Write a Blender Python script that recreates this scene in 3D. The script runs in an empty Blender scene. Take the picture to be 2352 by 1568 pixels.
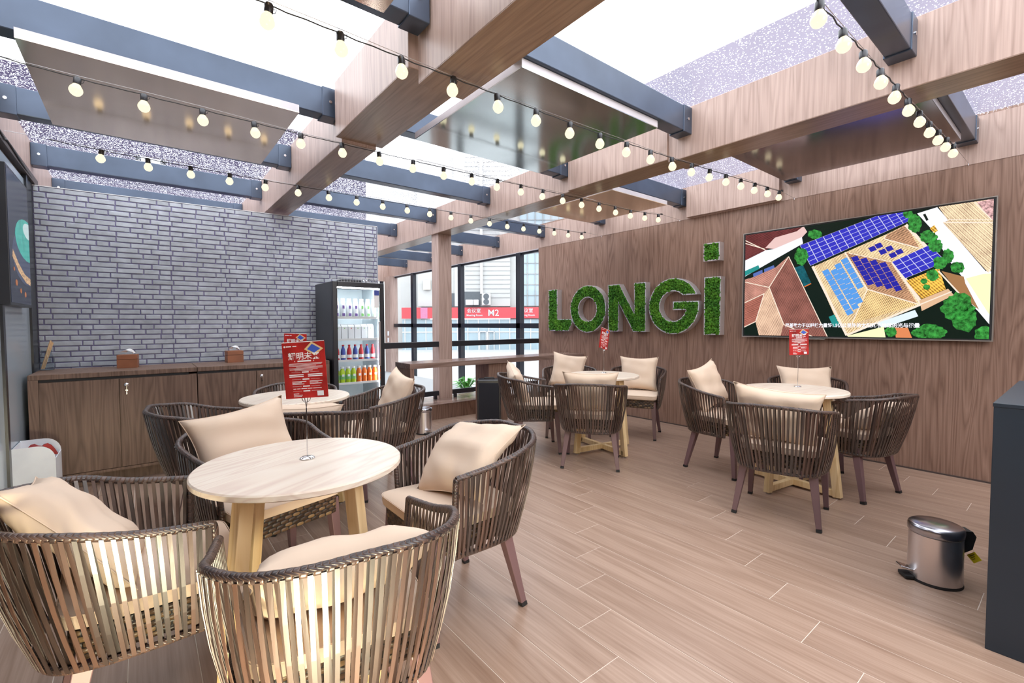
import bpy, bmesh, math, random
import numpy as np
from mathutils import Matrix, Vector
from mathutils.geometry import tessellate_polygon
random.seed(7)
S = bpy.context.scene
COL = S.collection
R = math.radians

# ------------------------------------------------------------------ camera
cam_d = bpy.data.cameras.new('camera'); cam = bpy.data.objects.new('camera', cam_d); COL.objects.link(cam)
cam_d.sensor_width = 36; cam_d.lens = 36 * 1061.79 / 2352; cam_d.clip_start = .02; cam_d.clip_end = 400
YAW, PIT, ROL = R(38.7235), R(2.218), R(-.1805)
fwd = Vector((math.sin(YAW) * math.cos(PIT), math.cos(YAW) * math.cos(PIT), -math.sin(PIT)))
r0 = Vector((math.cos(YAW), -math.sin(YAW), 0)); u0 = r0.cross(fwd)
rt = r0 * math.cos(ROL) + u0 * math.sin(ROL); up = -r0 * math.sin(ROL) + u0 * math.cos(ROL)
cam.matrix_world = Matrix(((rt.x, up.x, -fwd.x, 0), (rt.y, up.y, -fwd.y, 0), (rt.z, up.z, -fwd.z, 1.32), (0, 0, 0, 1)))
S.camera = cam

# ------------------------------------------------------------------ world, light, exposure
W = bpy.data.worlds.new('sky'); S.world = W; W.use_nodes = True
bg = W.node_tree.nodes['Background']; bg.inputs[0].default_value = (.93, .96, 1.0, 1); bg.inputs[1].default_value = 3.0
S.view_settings.view_transform = 'Standard'; S.view_settings.look = 'None'
S.view_settings.exposure = 0.55; S.view_settings.gamma = 1.0; S.view_settings.use_curve_mapping = False
def area(name, loc, target, size, power, color, sy=None):
    l = bpy.data.lights.new(name, 'AREA'); l.energy = power; l.color = color; l.size = size
    if sy: l.shape = 'RECTANGLE'; l.size_y = sy
    o = bpy.data.objects.new(name, l); COL.objects.link(o); o.location = loc
    o.rotation_euler = (Vector(target) - Vector(loc)).to_track_quat('-Z', 'Y').to_euler(); return o
area('warm_glare_fill', (.02, .60, .10), (-.05, 1.8, .58), .7, 40, (1, .90, .62), .35)  # added unseen light that makes the warm glare on the nearest chairs
area('rear_fill', (2.2, -1.6, 2.3), (2.6, 3.0, .8), 1.6, 55, (1, .96, .92))  # added soft fill light behind the camera, no visible source
try:
    S.cycles.max_bounces = 8; S.cycles.transparent_max_bounces = 16; S.cycles.use_denoising = True
    S.cycles.sample_clamp_indirect = 6; S.cycles.caustics_reflective = False; S.cycles.caustics_refractive = False
except Exception: pass

# ------------------------------------------------------------------ materials
MT = {}
class NT:
    def __init__(s, name):
        s.m = bpy.data.materials.new(name); s.m.use_nodes = True; s.t = s.m.node_tree; s.n = s.t.nodes; s.l = s.t.links
        s.b = s.n['Principled BSDF']; s.out = s.n['Material Output']; MT[name] = s.m
    def add(s, ty, **k):
        n = s.n.new(ty)
        for a, v in k.items():
            if hasattr(n, a): setattr(n, a, v)
        return n
    def link(s, a, b): s.l.new(a, b)
    def coord(s, kind='Object', scale=(1, 1, 1), rot=(0, 0, 0), rnd=0):
        c = s.add('ShaderNodeTexCoord'); m = s.add('ShaderNodeMapping'); m.inputs['Scale'].default_value = scale; m.inputs['Rotation'].default_value = rot
        if rnd:
            oi = s.add('ShaderNodeObjectInfo'); mm = s.add('ShaderNodeVectorMath', operation='MULTIPLY'); cb = s.add('ShaderNodeCombineXYZ')
            for i in range(3): s.link(oi.outputs['Random'], cb.inputs[i])
            mm.inputs[1].default_value = (rnd, rnd * 1.7, rnd * .6); s.link(cb.outputs[0], mm.inputs[0])
            ad = s.add('ShaderNodeVectorMath', operation='ADD'); s.link(c.outputs[kind], ad.inputs[0]); s.link(mm.outputs[0], ad.inputs[1]); s.link(ad.outputs[0], m.inputs[0])
        else: s.link(c.outputs[kind], m.inputs[0])
        return m.outputs[0]
    def noise(s, vec, scale, detail=3, rough=.5, dist=0):
        n = s.add('ShaderNodeTexNoise'); n.inputs['Scale'].default_value = scale; n.inputs['Detail'].default_value = detail
        n.inputs['Roughness'].default_value = rough; n.inputs['Distortion'].default_value = dist; s.link(vec, n.inputs['Vector']); return n.outputs['Fac']
    def math(s, op, a, b=None, c=None):
        n = s.add('ShaderNodeMath', operation=op)
        for i, v in enumerate((a, b, c)):
            if v is None: continue
            if isinstance(v, (int, float)): n.inputs[i].default_value = v
            else: s.link(v, n.inputs[i])
        return n.outputs[0]
    def ramp(s, fac, stops):
        n = s.add('ShaderNodeValToRGB'); e = n.color_ramp.elements
        while len(e) < len(stops): e.new(.5)
        for x, (p, c) in zip(e, stops): x.position = p; x.color = (*c, 1)
        s.link(fac, n.inputs[0]); return n.outputs[0]
    def mix(s, fac, a, b, kind='MIX'):
        n = s.add('ShaderNodeMix', data_type='RGBA', blend_type=kind)
        for i, v in ((0, fac), (6, a), (7, b)):
            if isinstance(v, (int, float)): n.inputs[i].default_value = v
            elif isinstance(v, tuple): n.inputs[i].default_value = (*v, 1)
            else: s.link(v, n.inputs[i])
        return n.outputs[2]
    def bump(s, h, strength=.3, dist=.01):
        n = s.add('ShaderNodeBump'); n.inputs['Strength'].default_value = strength; n.inputs['Distance'].default_value = dist
        s.link(h, n.inputs['Height']); s.link(n.outputs[0], s.b.inputs['Normal'])
    def col(s, c): 
        if isinstance(c, tuple): s.b.inputs['Base Color'].default_value = (*c, 1)
        else: s.link(c, s.b.inputs['Base Color'])
    def p(s, rough=.5, metal=0, spec=None, coat=0):
        s.b.inputs['Roughness'].default_value = rough; s.b.inputs['Metallic'].default_value = metal
        if spec is not None: s.b.inputs['Specular IOR Level'].default_value = spec
        if coat: s.b.inputs['Coat Weight'].default_value = coat; s.b.inputs['Coat Roughness'].default_value = .15
        return s

def plain(name, c, rough=.5, metal=0, var=.08, nscale=6, spec=None, coat=0, bump=0):
    t = NT(name); n = t.noise(t.coord(rnd=3), nscale, 3)
    k = t.ramp(n, [(.25, tuple(x * (1 - var) for x in c)), (.75, tuple(min(1, x * (1 + var)) for x in c))]); t.col(k); t.p(rough, metal, spec, coat)
    if bump: t.bump(t.noise(t.coord(), nscale * 12, 2), bump, .002)
    return t.m

def wood(name, c1, c2, c3, axis='Z', rough=.45, scale=1.0, rings=9, rnd=0, spec=.4, fine=.25):
    """cathedral-grain veneer; axis = grain direction"""
    t = NT(name); k = .075
    sc = {'Z': (1, 1, k), 'Y': (1, k, 1), 'X': (k, 1, 1)}[axis]; sc = tuple(v * scale for v in sc)
    v = t.coord(scale=sc, rnd=rnd)
    n1 = t.noise(v, 3.2, 2, .5, .3); band = t.math('FRACT', t.math('MULTIPLY', n1, rings * 2.0))
    tri = t.math('ABSOLUTE', t.math('SUBTRACT', t.math('MULTIPLY', band, 2), 1))
    fs = {'Z': (90, 90, 2.2), 'Y': (90, 2.2, 90), 'X': (2.2, 90, 90)}[axis]
    n2 = t.noise(t.coord(scale=fs, rnd=rnd), 1.0, 3, .6); n3 = t.noise(t.coord(scale=tuple(v * 2.2 for v in sc), rnd=rnd), 1.5, 2)
    base = t.ramp(tri, [(0, c1), (.45, c2), (1, c3)])
    f = t.mix(fine, base, t.ramp(n2, [(.3, c1), (.7, c3)])); g = t.mix(.22, f, t.ramp(n3, [(.3, c1), (.7, c3)]))
    t.col(g); t.p(rough, 0, spec); t.bump(n2, .08, .002); return t.m

wood('walnut', (.135, .072, .050), (.265, .160, .118), (.36, .23, .175), 'Z', .42, 2.0, 7, 0, .4, .42)
wood('walnut_lit', (.29, .195, .16), (.46, .325, .275), (.54, .40, .345), 'Z', .38, 2.0, 5, 0, .4, .5)  # lit copy of the walnut, brightness put into the colour
wood('walnut_shaded', (.15, .09, .06), (.26, .165, .115), (.33, .22, .155), 'Y', .30, 2.0, 6, 0, .5, .5)  # shaded copy of the walnut, underside shade put into the colour
wood('walnut_cabinet', (.088, .050, .035), (.19, .115, .082), (.27, .17, .125), 'Z', .45, 2.2, 7, 5, .4, .45)
wood('counter_wood', (.16, .10, .08), (.26, .17, .14), (.34, .24, .20), 'X', .16, 2.0, 4)
wood('plank_wood', (.24, .145, .098), (.375, .25, .185), (.455, .32, .245), 'Y', .34, 2.2, 2.5, 9, .5, .6)
wood('table_wood', (.72, .57, .47), (.84, .73, .60), (.88, .79, .67), 'X', .32, 1.5, 9, 5, .5, .12)
wood('leg_wood', (.62, .42, .20), (.75, .55, .30), (.80, .62, .37), 'Z', .45, 2.0, 5, 7)
plain('grout', (.70, .61, .53), .8)
plain('brick_paint', (.47, .50, .545), .75, var=.25, nscale=9, bump=.35)
plain('mortar', (.21, .19, .32), .9, var=.15)
plain('black_metal', (.012, .014, .02), .32, .0, var=.3, nscale=4, spec=.7)
plain('rafter_metal', (.06, .082, .125), .28, .45, var=.25, nscale=3, spec=.7)
plain('trim_brown', (.07, .05, .045), .5)
plain('panel_metal', (.80, .64, .53), .16, .85, var=.1, nscale=2)
plain('panel_grey_reflect', (.55, .60, .60), .12, .9, var=.1, nscale=2)  # same panel metal; reflected tones put into this and the next two colours
plain('panel_dark_reflect', (.30, .27, .27), .17, .85, var=.1, nscale=2)
plain('panel_tan_reflect', (.85, .74, .58), .18, .8, var=.1, nscale=2)
plain('rib_grey', (.28, .28, .28), .6); plain('white_unit', (.55, .55, .56), .5); plain('panel_edge', (.55, .52, .54), .4, .3)
plain('chrome', (.75, .75, .77), .12, 1, var=.04)
plain('steel', (.74, .71, .72), .30, 1, var=.06, nscale=3)
plain('lid_steel', (.42, .42, .46), .22, 1, var=.12, nscale=3)
plain('rubber', (.015, .015, .017), .6)
plain('bulb_socket', (.02, .022, .028), .35, spec=.6)
plain('cord', (.02, .02, .022), .6)
plain('steel_wire', (.6, .6, .62), .3, .8)
plain('white_plastic', (.88, .91, .96), .35)
plain('white_paint', (.85, .85, .85), .5)
plain('paper', (.88, .88, .88), .8, var=.03)
plain('tissue_wood', (.30, .11, .05), .5, var=.2)
plain('slate_box', (.021, .034, .050), .42, var=.1, nscale=2)
plain('leg_paint', (.155, .088, .095), .42, var=.06, spec=.5)
plain('cushion', (.74, .58, .45), .85, var=.03, nscale=3)
plain('silver_frame', (.5, .48, .45), .3, .8)
plain('moss_shell', (.82, .82, .86), .3, .75)
plain('concrete', (.42, .42, .42), .9, var=.05, nscale=.5)
plain('cladding', (.42, .42, .41), .7, var=.05, nscale=.4)
plain('cladding_dark', (.07, .08, .09), .5)
plain('banner_red', (.48, .05, .06), .6, var=.05)
plain('shop_blue', (.30, .38, .42), .3, var=.1, nscale=.4); plain('banner_pink', (.42, .15, .26), .6)
plain('building_lilac', (.235, .215, .27), .8, var=.08, nscale=.4)
plain('building_grey', (.055, .04, .085), .8, var=.12, nscale=.5)
plain('red_print', (.42, .020, .018), .35, var=.45, nscale=14)
plain('gold_print', (.75, .55, .28), .4)
plain('blue_print', (.06, .12, .55), .4)
plain('red_leather', (.45, .02, .02), .3)
plain('black_fabric', (.012, .013, .02), .8, bump=.2)
plain('straw', (.75, .5, .28), .6)
plain('yellow_tag', (.85, .72, .02), .5)
plain('plant_leaf', (.10, .38, .06), .5, var=.4, nscale=8)
plain('door_grey', (.42, .49, .55), .16, var=.04, nscale=1, spec=.7)
plain('green_juice', (.45, .62, .03), .25); plain('orange_juice', (.75, .16, .02), .25); plain('cola_red', (.6, .03, .04), .3); plain('label_blue', (.05, .08, .35), .4)
plain('carton_white', (.82, .85, .88), .5); plain('fridge_inside', (.75, .82, .86), .5); plain('print_purple', (.18, .1, .35), .5); plain('print_green', (.2, .5, .15), .5)

def moss():
    t = NT('moss'); n = t.noise(t.coord(), 30, 4, .8); n2 = t.noise(t.coord(), 7, 2)
    a = t.ramp(n, [(.38, (.002, .022, .005)), (.54, (.022, .13, .015)), (.72, (.17, .42, .05))])
    t.col(t.mix(t.math('MULTIPLY', t.math('POWER', n2, 2), .8), a, (.18, .42, .03))); t.p(.85); t.b.inputs['Specular IOR Level'].default_value = .2
moss()
def rope():
    t = NT('rope'); oi = t.add('ShaderNodeObjectInfo')
    c = t.ramp(oi.outputs['Random'], [(0, (.011, .007, .006)), (.5, (.040, .020, .015)), (1, (.11, .052, .034))])
    n = t.noise(t.coord(scale=(1, 1, .1)), 60, 2); t.col(t.mix(.3, c, t.ramp(n, [(.3, (.015, .009, .008)), (.7, (.07, .036, .025))]))); t.p(.40, 0, 1.0, .6); t.bump(n, .1, .001)
rope()
def wrap(name, nb, slant=.12):
    t = NT(name); uv = t.add('ShaderNodeTexCoord'); sp = t.add('ShaderNodeSeparateXYZ'); t.link(uv.outputs['UV'], sp.inputs[0])
    u = t.math('ADD', t.math('MULTIPLY', sp.outputs[0], nb), t.math('MULTIPLY', sp.outputs[1], slant * 10))
    fr = t.math('FRACT', u); fl = t.math('FLOOR', u); wn = t.add('ShaderNodeTexWhiteNoise', noise_dimensions='1D'); t.link(fl, wn.inputs['W'])
    c = t.ramp(wn.outputs['Value'], [(0, (.026, .018, .018)), (.5, (.055, .034, .030)), (1, (.10, .06, .05))])
    edge = t.math('LESS_THAN', t.math('ABSOLUTE', t.math('SUBTRACT', fr, .5)), .44)
    t.col(t.mix(edge, (.16, .085, .05), c)); t.p(.36, 0, .75)
    h = t.math('SUBTRACT', 1, t.math('POWER', t.math('ABSOLUTE', t.math('SUBTRACT', t.math('MULTIPLY', fr, 2), 1)), 4)); t.bump(h, .6, .003)
wrap('rope_wrap', 105); wrap('post_wrap', 24)
def weave():
    t = NT('weave'); uv = t.add('ShaderNodeTexCoord'); sp = t.add('ShaderNodeSeparateXYZ'); t.link(uv.outputs['UV'], sp.inputs[0])
    v = t.math('MULTIPLY', sp.outputs[1], 5); row = t.math('FLOOR', v); u = t.math('ADD', t.math('MULTIPLY', sp.outputs[0], 46), t.math('MULTIPLY', row, .5))
    cu = t.math('FRACT', u); cv = t.math('FRACT', v); cell = t.math('ADD', t.math('FLOOR', u), t.math('MULTIPLY', row, 57))
    wn = t.add('ShaderNodeTexWhiteNoise', noise_dimensions='1D'); t.link(cell, wn.inputs['W'])
    c = t.ramp(wn.outputs['Value'], [(0, (.03, .017, .01)), (.6, (.10, .055, .03)), (1, (.24, .15, .07))])
    m = t.math('MULTIPLY', t.math('SINE', t.math('MULTIPLY', cu, math.pi)), t.math('SINE', t.math('MULTIPLY', cv, math.pi)))
    t.col(t.mix(t.math('LESS_THAN', m, .22), c, (.012, .008, .006))); t.p(.4, 0, .6); t.bump(m, .8, .005)
weave()
def facing(t, k):
    lw = t.add('ShaderNodeLayerWeight'); lw.inputs[0].default_value = .5
    return t.math('ADD', .02, t.math('MULTIPLY', t.math('POWER', lw.outputs['Facing'], 5), k))
def roof_glass(name, dens, scale, tint):
    t = NT(name); n = t.n; n.remove(t.b)
    v = t.coord(); vo = t.add('ShaderNodeTexVoronoi', feature='F1'); vo.inputs['Scale'].default_value = scale; t.link(v, vo.inputs['Vector'])
    size = t.noise(v, scale * .45, 1); big = t.noise(v, 1.2, 2)
    th = t.math('MULTIPLY', t.math('MULTIPLY', size, dens), t.math('ADD', .75, t.math('MULTIPLY', big, .5)))
    mask = t.math('LESS_THAN', vo.outputs['Distance'], th)
    tr = t.add('ShaderNodeBsdfTransparent'); tr.inputs[0].default_value = (*tint, 1)
    tl = t.add('ShaderNodeBsdfTranslucent'); tl.inputs[0].default_value = (.95, .96, 1, 1)
    mx = t.add('ShaderNodeMixShader'); t.link(t.math('MULTIPLY', mask, .8), mx.inputs[0]); t.link(tr.outputs[0], mx.inputs[1]); t.link(tl.outputs[0], mx.inputs[2])
    gl = t.add('ShaderNodeBsdfGlossy'); gl.inputs['Roughness'].default_value = .02; m2 = t.add('ShaderNodeMixShader'); t.link(facing(t, .5), m2.inputs[0]); t.link(mx.outputs[0], m2.inputs[1]); t.link(gl.outputs[0], m2.inputs[2]); t.link(m2.outputs[0], t.out.inputs[0])
roof_glass('wet_glass', .56, 80, (.97, .97, .98)); roof_glass('plain_roof_glass', 0, 2, (.97, .97, .98)); roof_glass('light_wet_glass', .36, 60, (.97, .97, .98))
def clear(name, tint, ior=1.25, rough=.01):
    t = NT(name); t.n.remove(t.b); tr = t.add('ShaderNodeBsdfTransparent'); tr.inputs[0].default_value = (*tint, 1)
    gl = t.add('ShaderNodeBsdfGlossy'); gl.inputs['Roughness'].default_value = rough; m2 = t.add('ShaderNodeMixShader'); t.link(facing(t, (ior - 1) * 2.2), m2.inputs[0]); t.link(tr.outputs[0], m2.inputs[1]); t.link(gl.outputs[0], m2.inputs[2]); t.link(m2.outputs[0], t.out.inputs[0])
clear('clear_glass', (.96, .975, .98)); clear('jar_glass', (.80, .84, .87), 1.9)
def emit(name, c, s, tile=None):
    t = NT(name); t.col((0, 0, 0)); t.p(.25, 0, .3); t.b.inputs['Emission Strength'].default_value = s
    if tile is None: t.b.inputs['Emission Color'].default_value = (*c, 1)
    else:
        kind, sx, rot = tile; v = t.coord(scale=(1, 1, 1), rot=(rot, 0, 0))
        if kind == 'tile':
            w = t.add('ShaderNodeTexWave', bands_direction='Y'); w.inputs['Scale'].default_value = sx; w.inputs['Distortion'].default_value = .6; t.link(v, w.inputs[0])
            w2 = t.add('ShaderNodeTexWave', bands_direction='Z'); w2.inputs['Scale'].default_value = sx * .6; w2.inputs['Distortion'].default_value = .4; t.link(v, w2.inputs[0])
            n = t.noise(v, 9, 3, .6); f = t.math('MULTIPLY', t.math('ADD', t.math('MULTIPLY', w.outputs['Fac'], .55), t.math('MULTIPLY', w2.outputs['Fac'], .25)), 1)
            f = t.math('ADD', t.math('MULTIPLY', f, .7), t.math('MULTIPLY', n, .55))
        else: f = t.noise(v, sx, 4, .7)
        lo = tuple(x * (.30 if kind == 'tile' else .06) for x in c); hi = tuple(min(1.3, x * (1.3 if kind == 'tile' else 2.4)) for x in c)
        t.link(t.ramp(f, [(.3, lo), (.72, hi)]), t.b.inputs['Emission Color'])
emit('bulb_glow', (1, .86, .56), .95); emit('fridge_lamp', (.9, .97, 1), 40)
SC = dict(dark=(.004, .012, .008), maroon=(.16, .035, .035), pink=(.80, .55, .52), white=(.90, .90, .98), teal=(.02, .28, .26), steel=(.10, .16, .45), brick1=(.30, .115, .09), brick2=(.58, .27, .21), brick3=(.44, .15, .11),
  sand=(.80, .52, .36), cream=(.93, .78, .64), tarp=(.005, .07, .09), orange=(.8, .18, .03), sand2=(.95, .66, .38), sand3=(.55, .30, .17), sand4=(.88, .58, .27), sand5=(.95, .68, .44), lime=(.93, .97, .55), blush=(.6, .32, .32), amber=(.95, .5, .08),
  deck=(.75, .48, .30), brown=(.38, .19, .08), pool=(.75, .86, .95), deckr=(.75, .25, .10), pale=(.62, .62, .85), cell=(.035, .035, .52), cell2=(.02, .02, .36), cell3=(.10, .33, .78), leaf=(.03, .21, .035), text=(.9, .9, .98))
TILE = dict(maroon=('tile', 28, .4), brick1=('tile', 28, 1.1), brick2=('tile', 30, .5), brick3=('tile', 26, .4), sand=('tile', 26, 1.1), sand2=('tile', 26, 1.0), sand3=('tile', 24, 1.0), sand4=('tile', 24, .5), sand5=('tile', 28, 2.2), blush=('n', 40, 0), leaf=('n', 34, 0), tarp=('n', 10, 0), amber=('tile', 18, .7))
for k, v in SC.items(): emit('screen_' + k, v, .76, TILE.get(k))
emit('poster_navy', (.02, .024, .04), .7); emit('poster_teal', (.05, .35, .30), .8, ('tile', 45, .6)); emit('poster_gold', (.45, .28, .15), .7, ('n', 60, 0)); emit('poster_blue', (.04, .05, .09), .8); emit('poster_pale', (.55, .7, .7), .6)
emit('glow_orange', (.5, .16, .04), .5)
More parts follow.
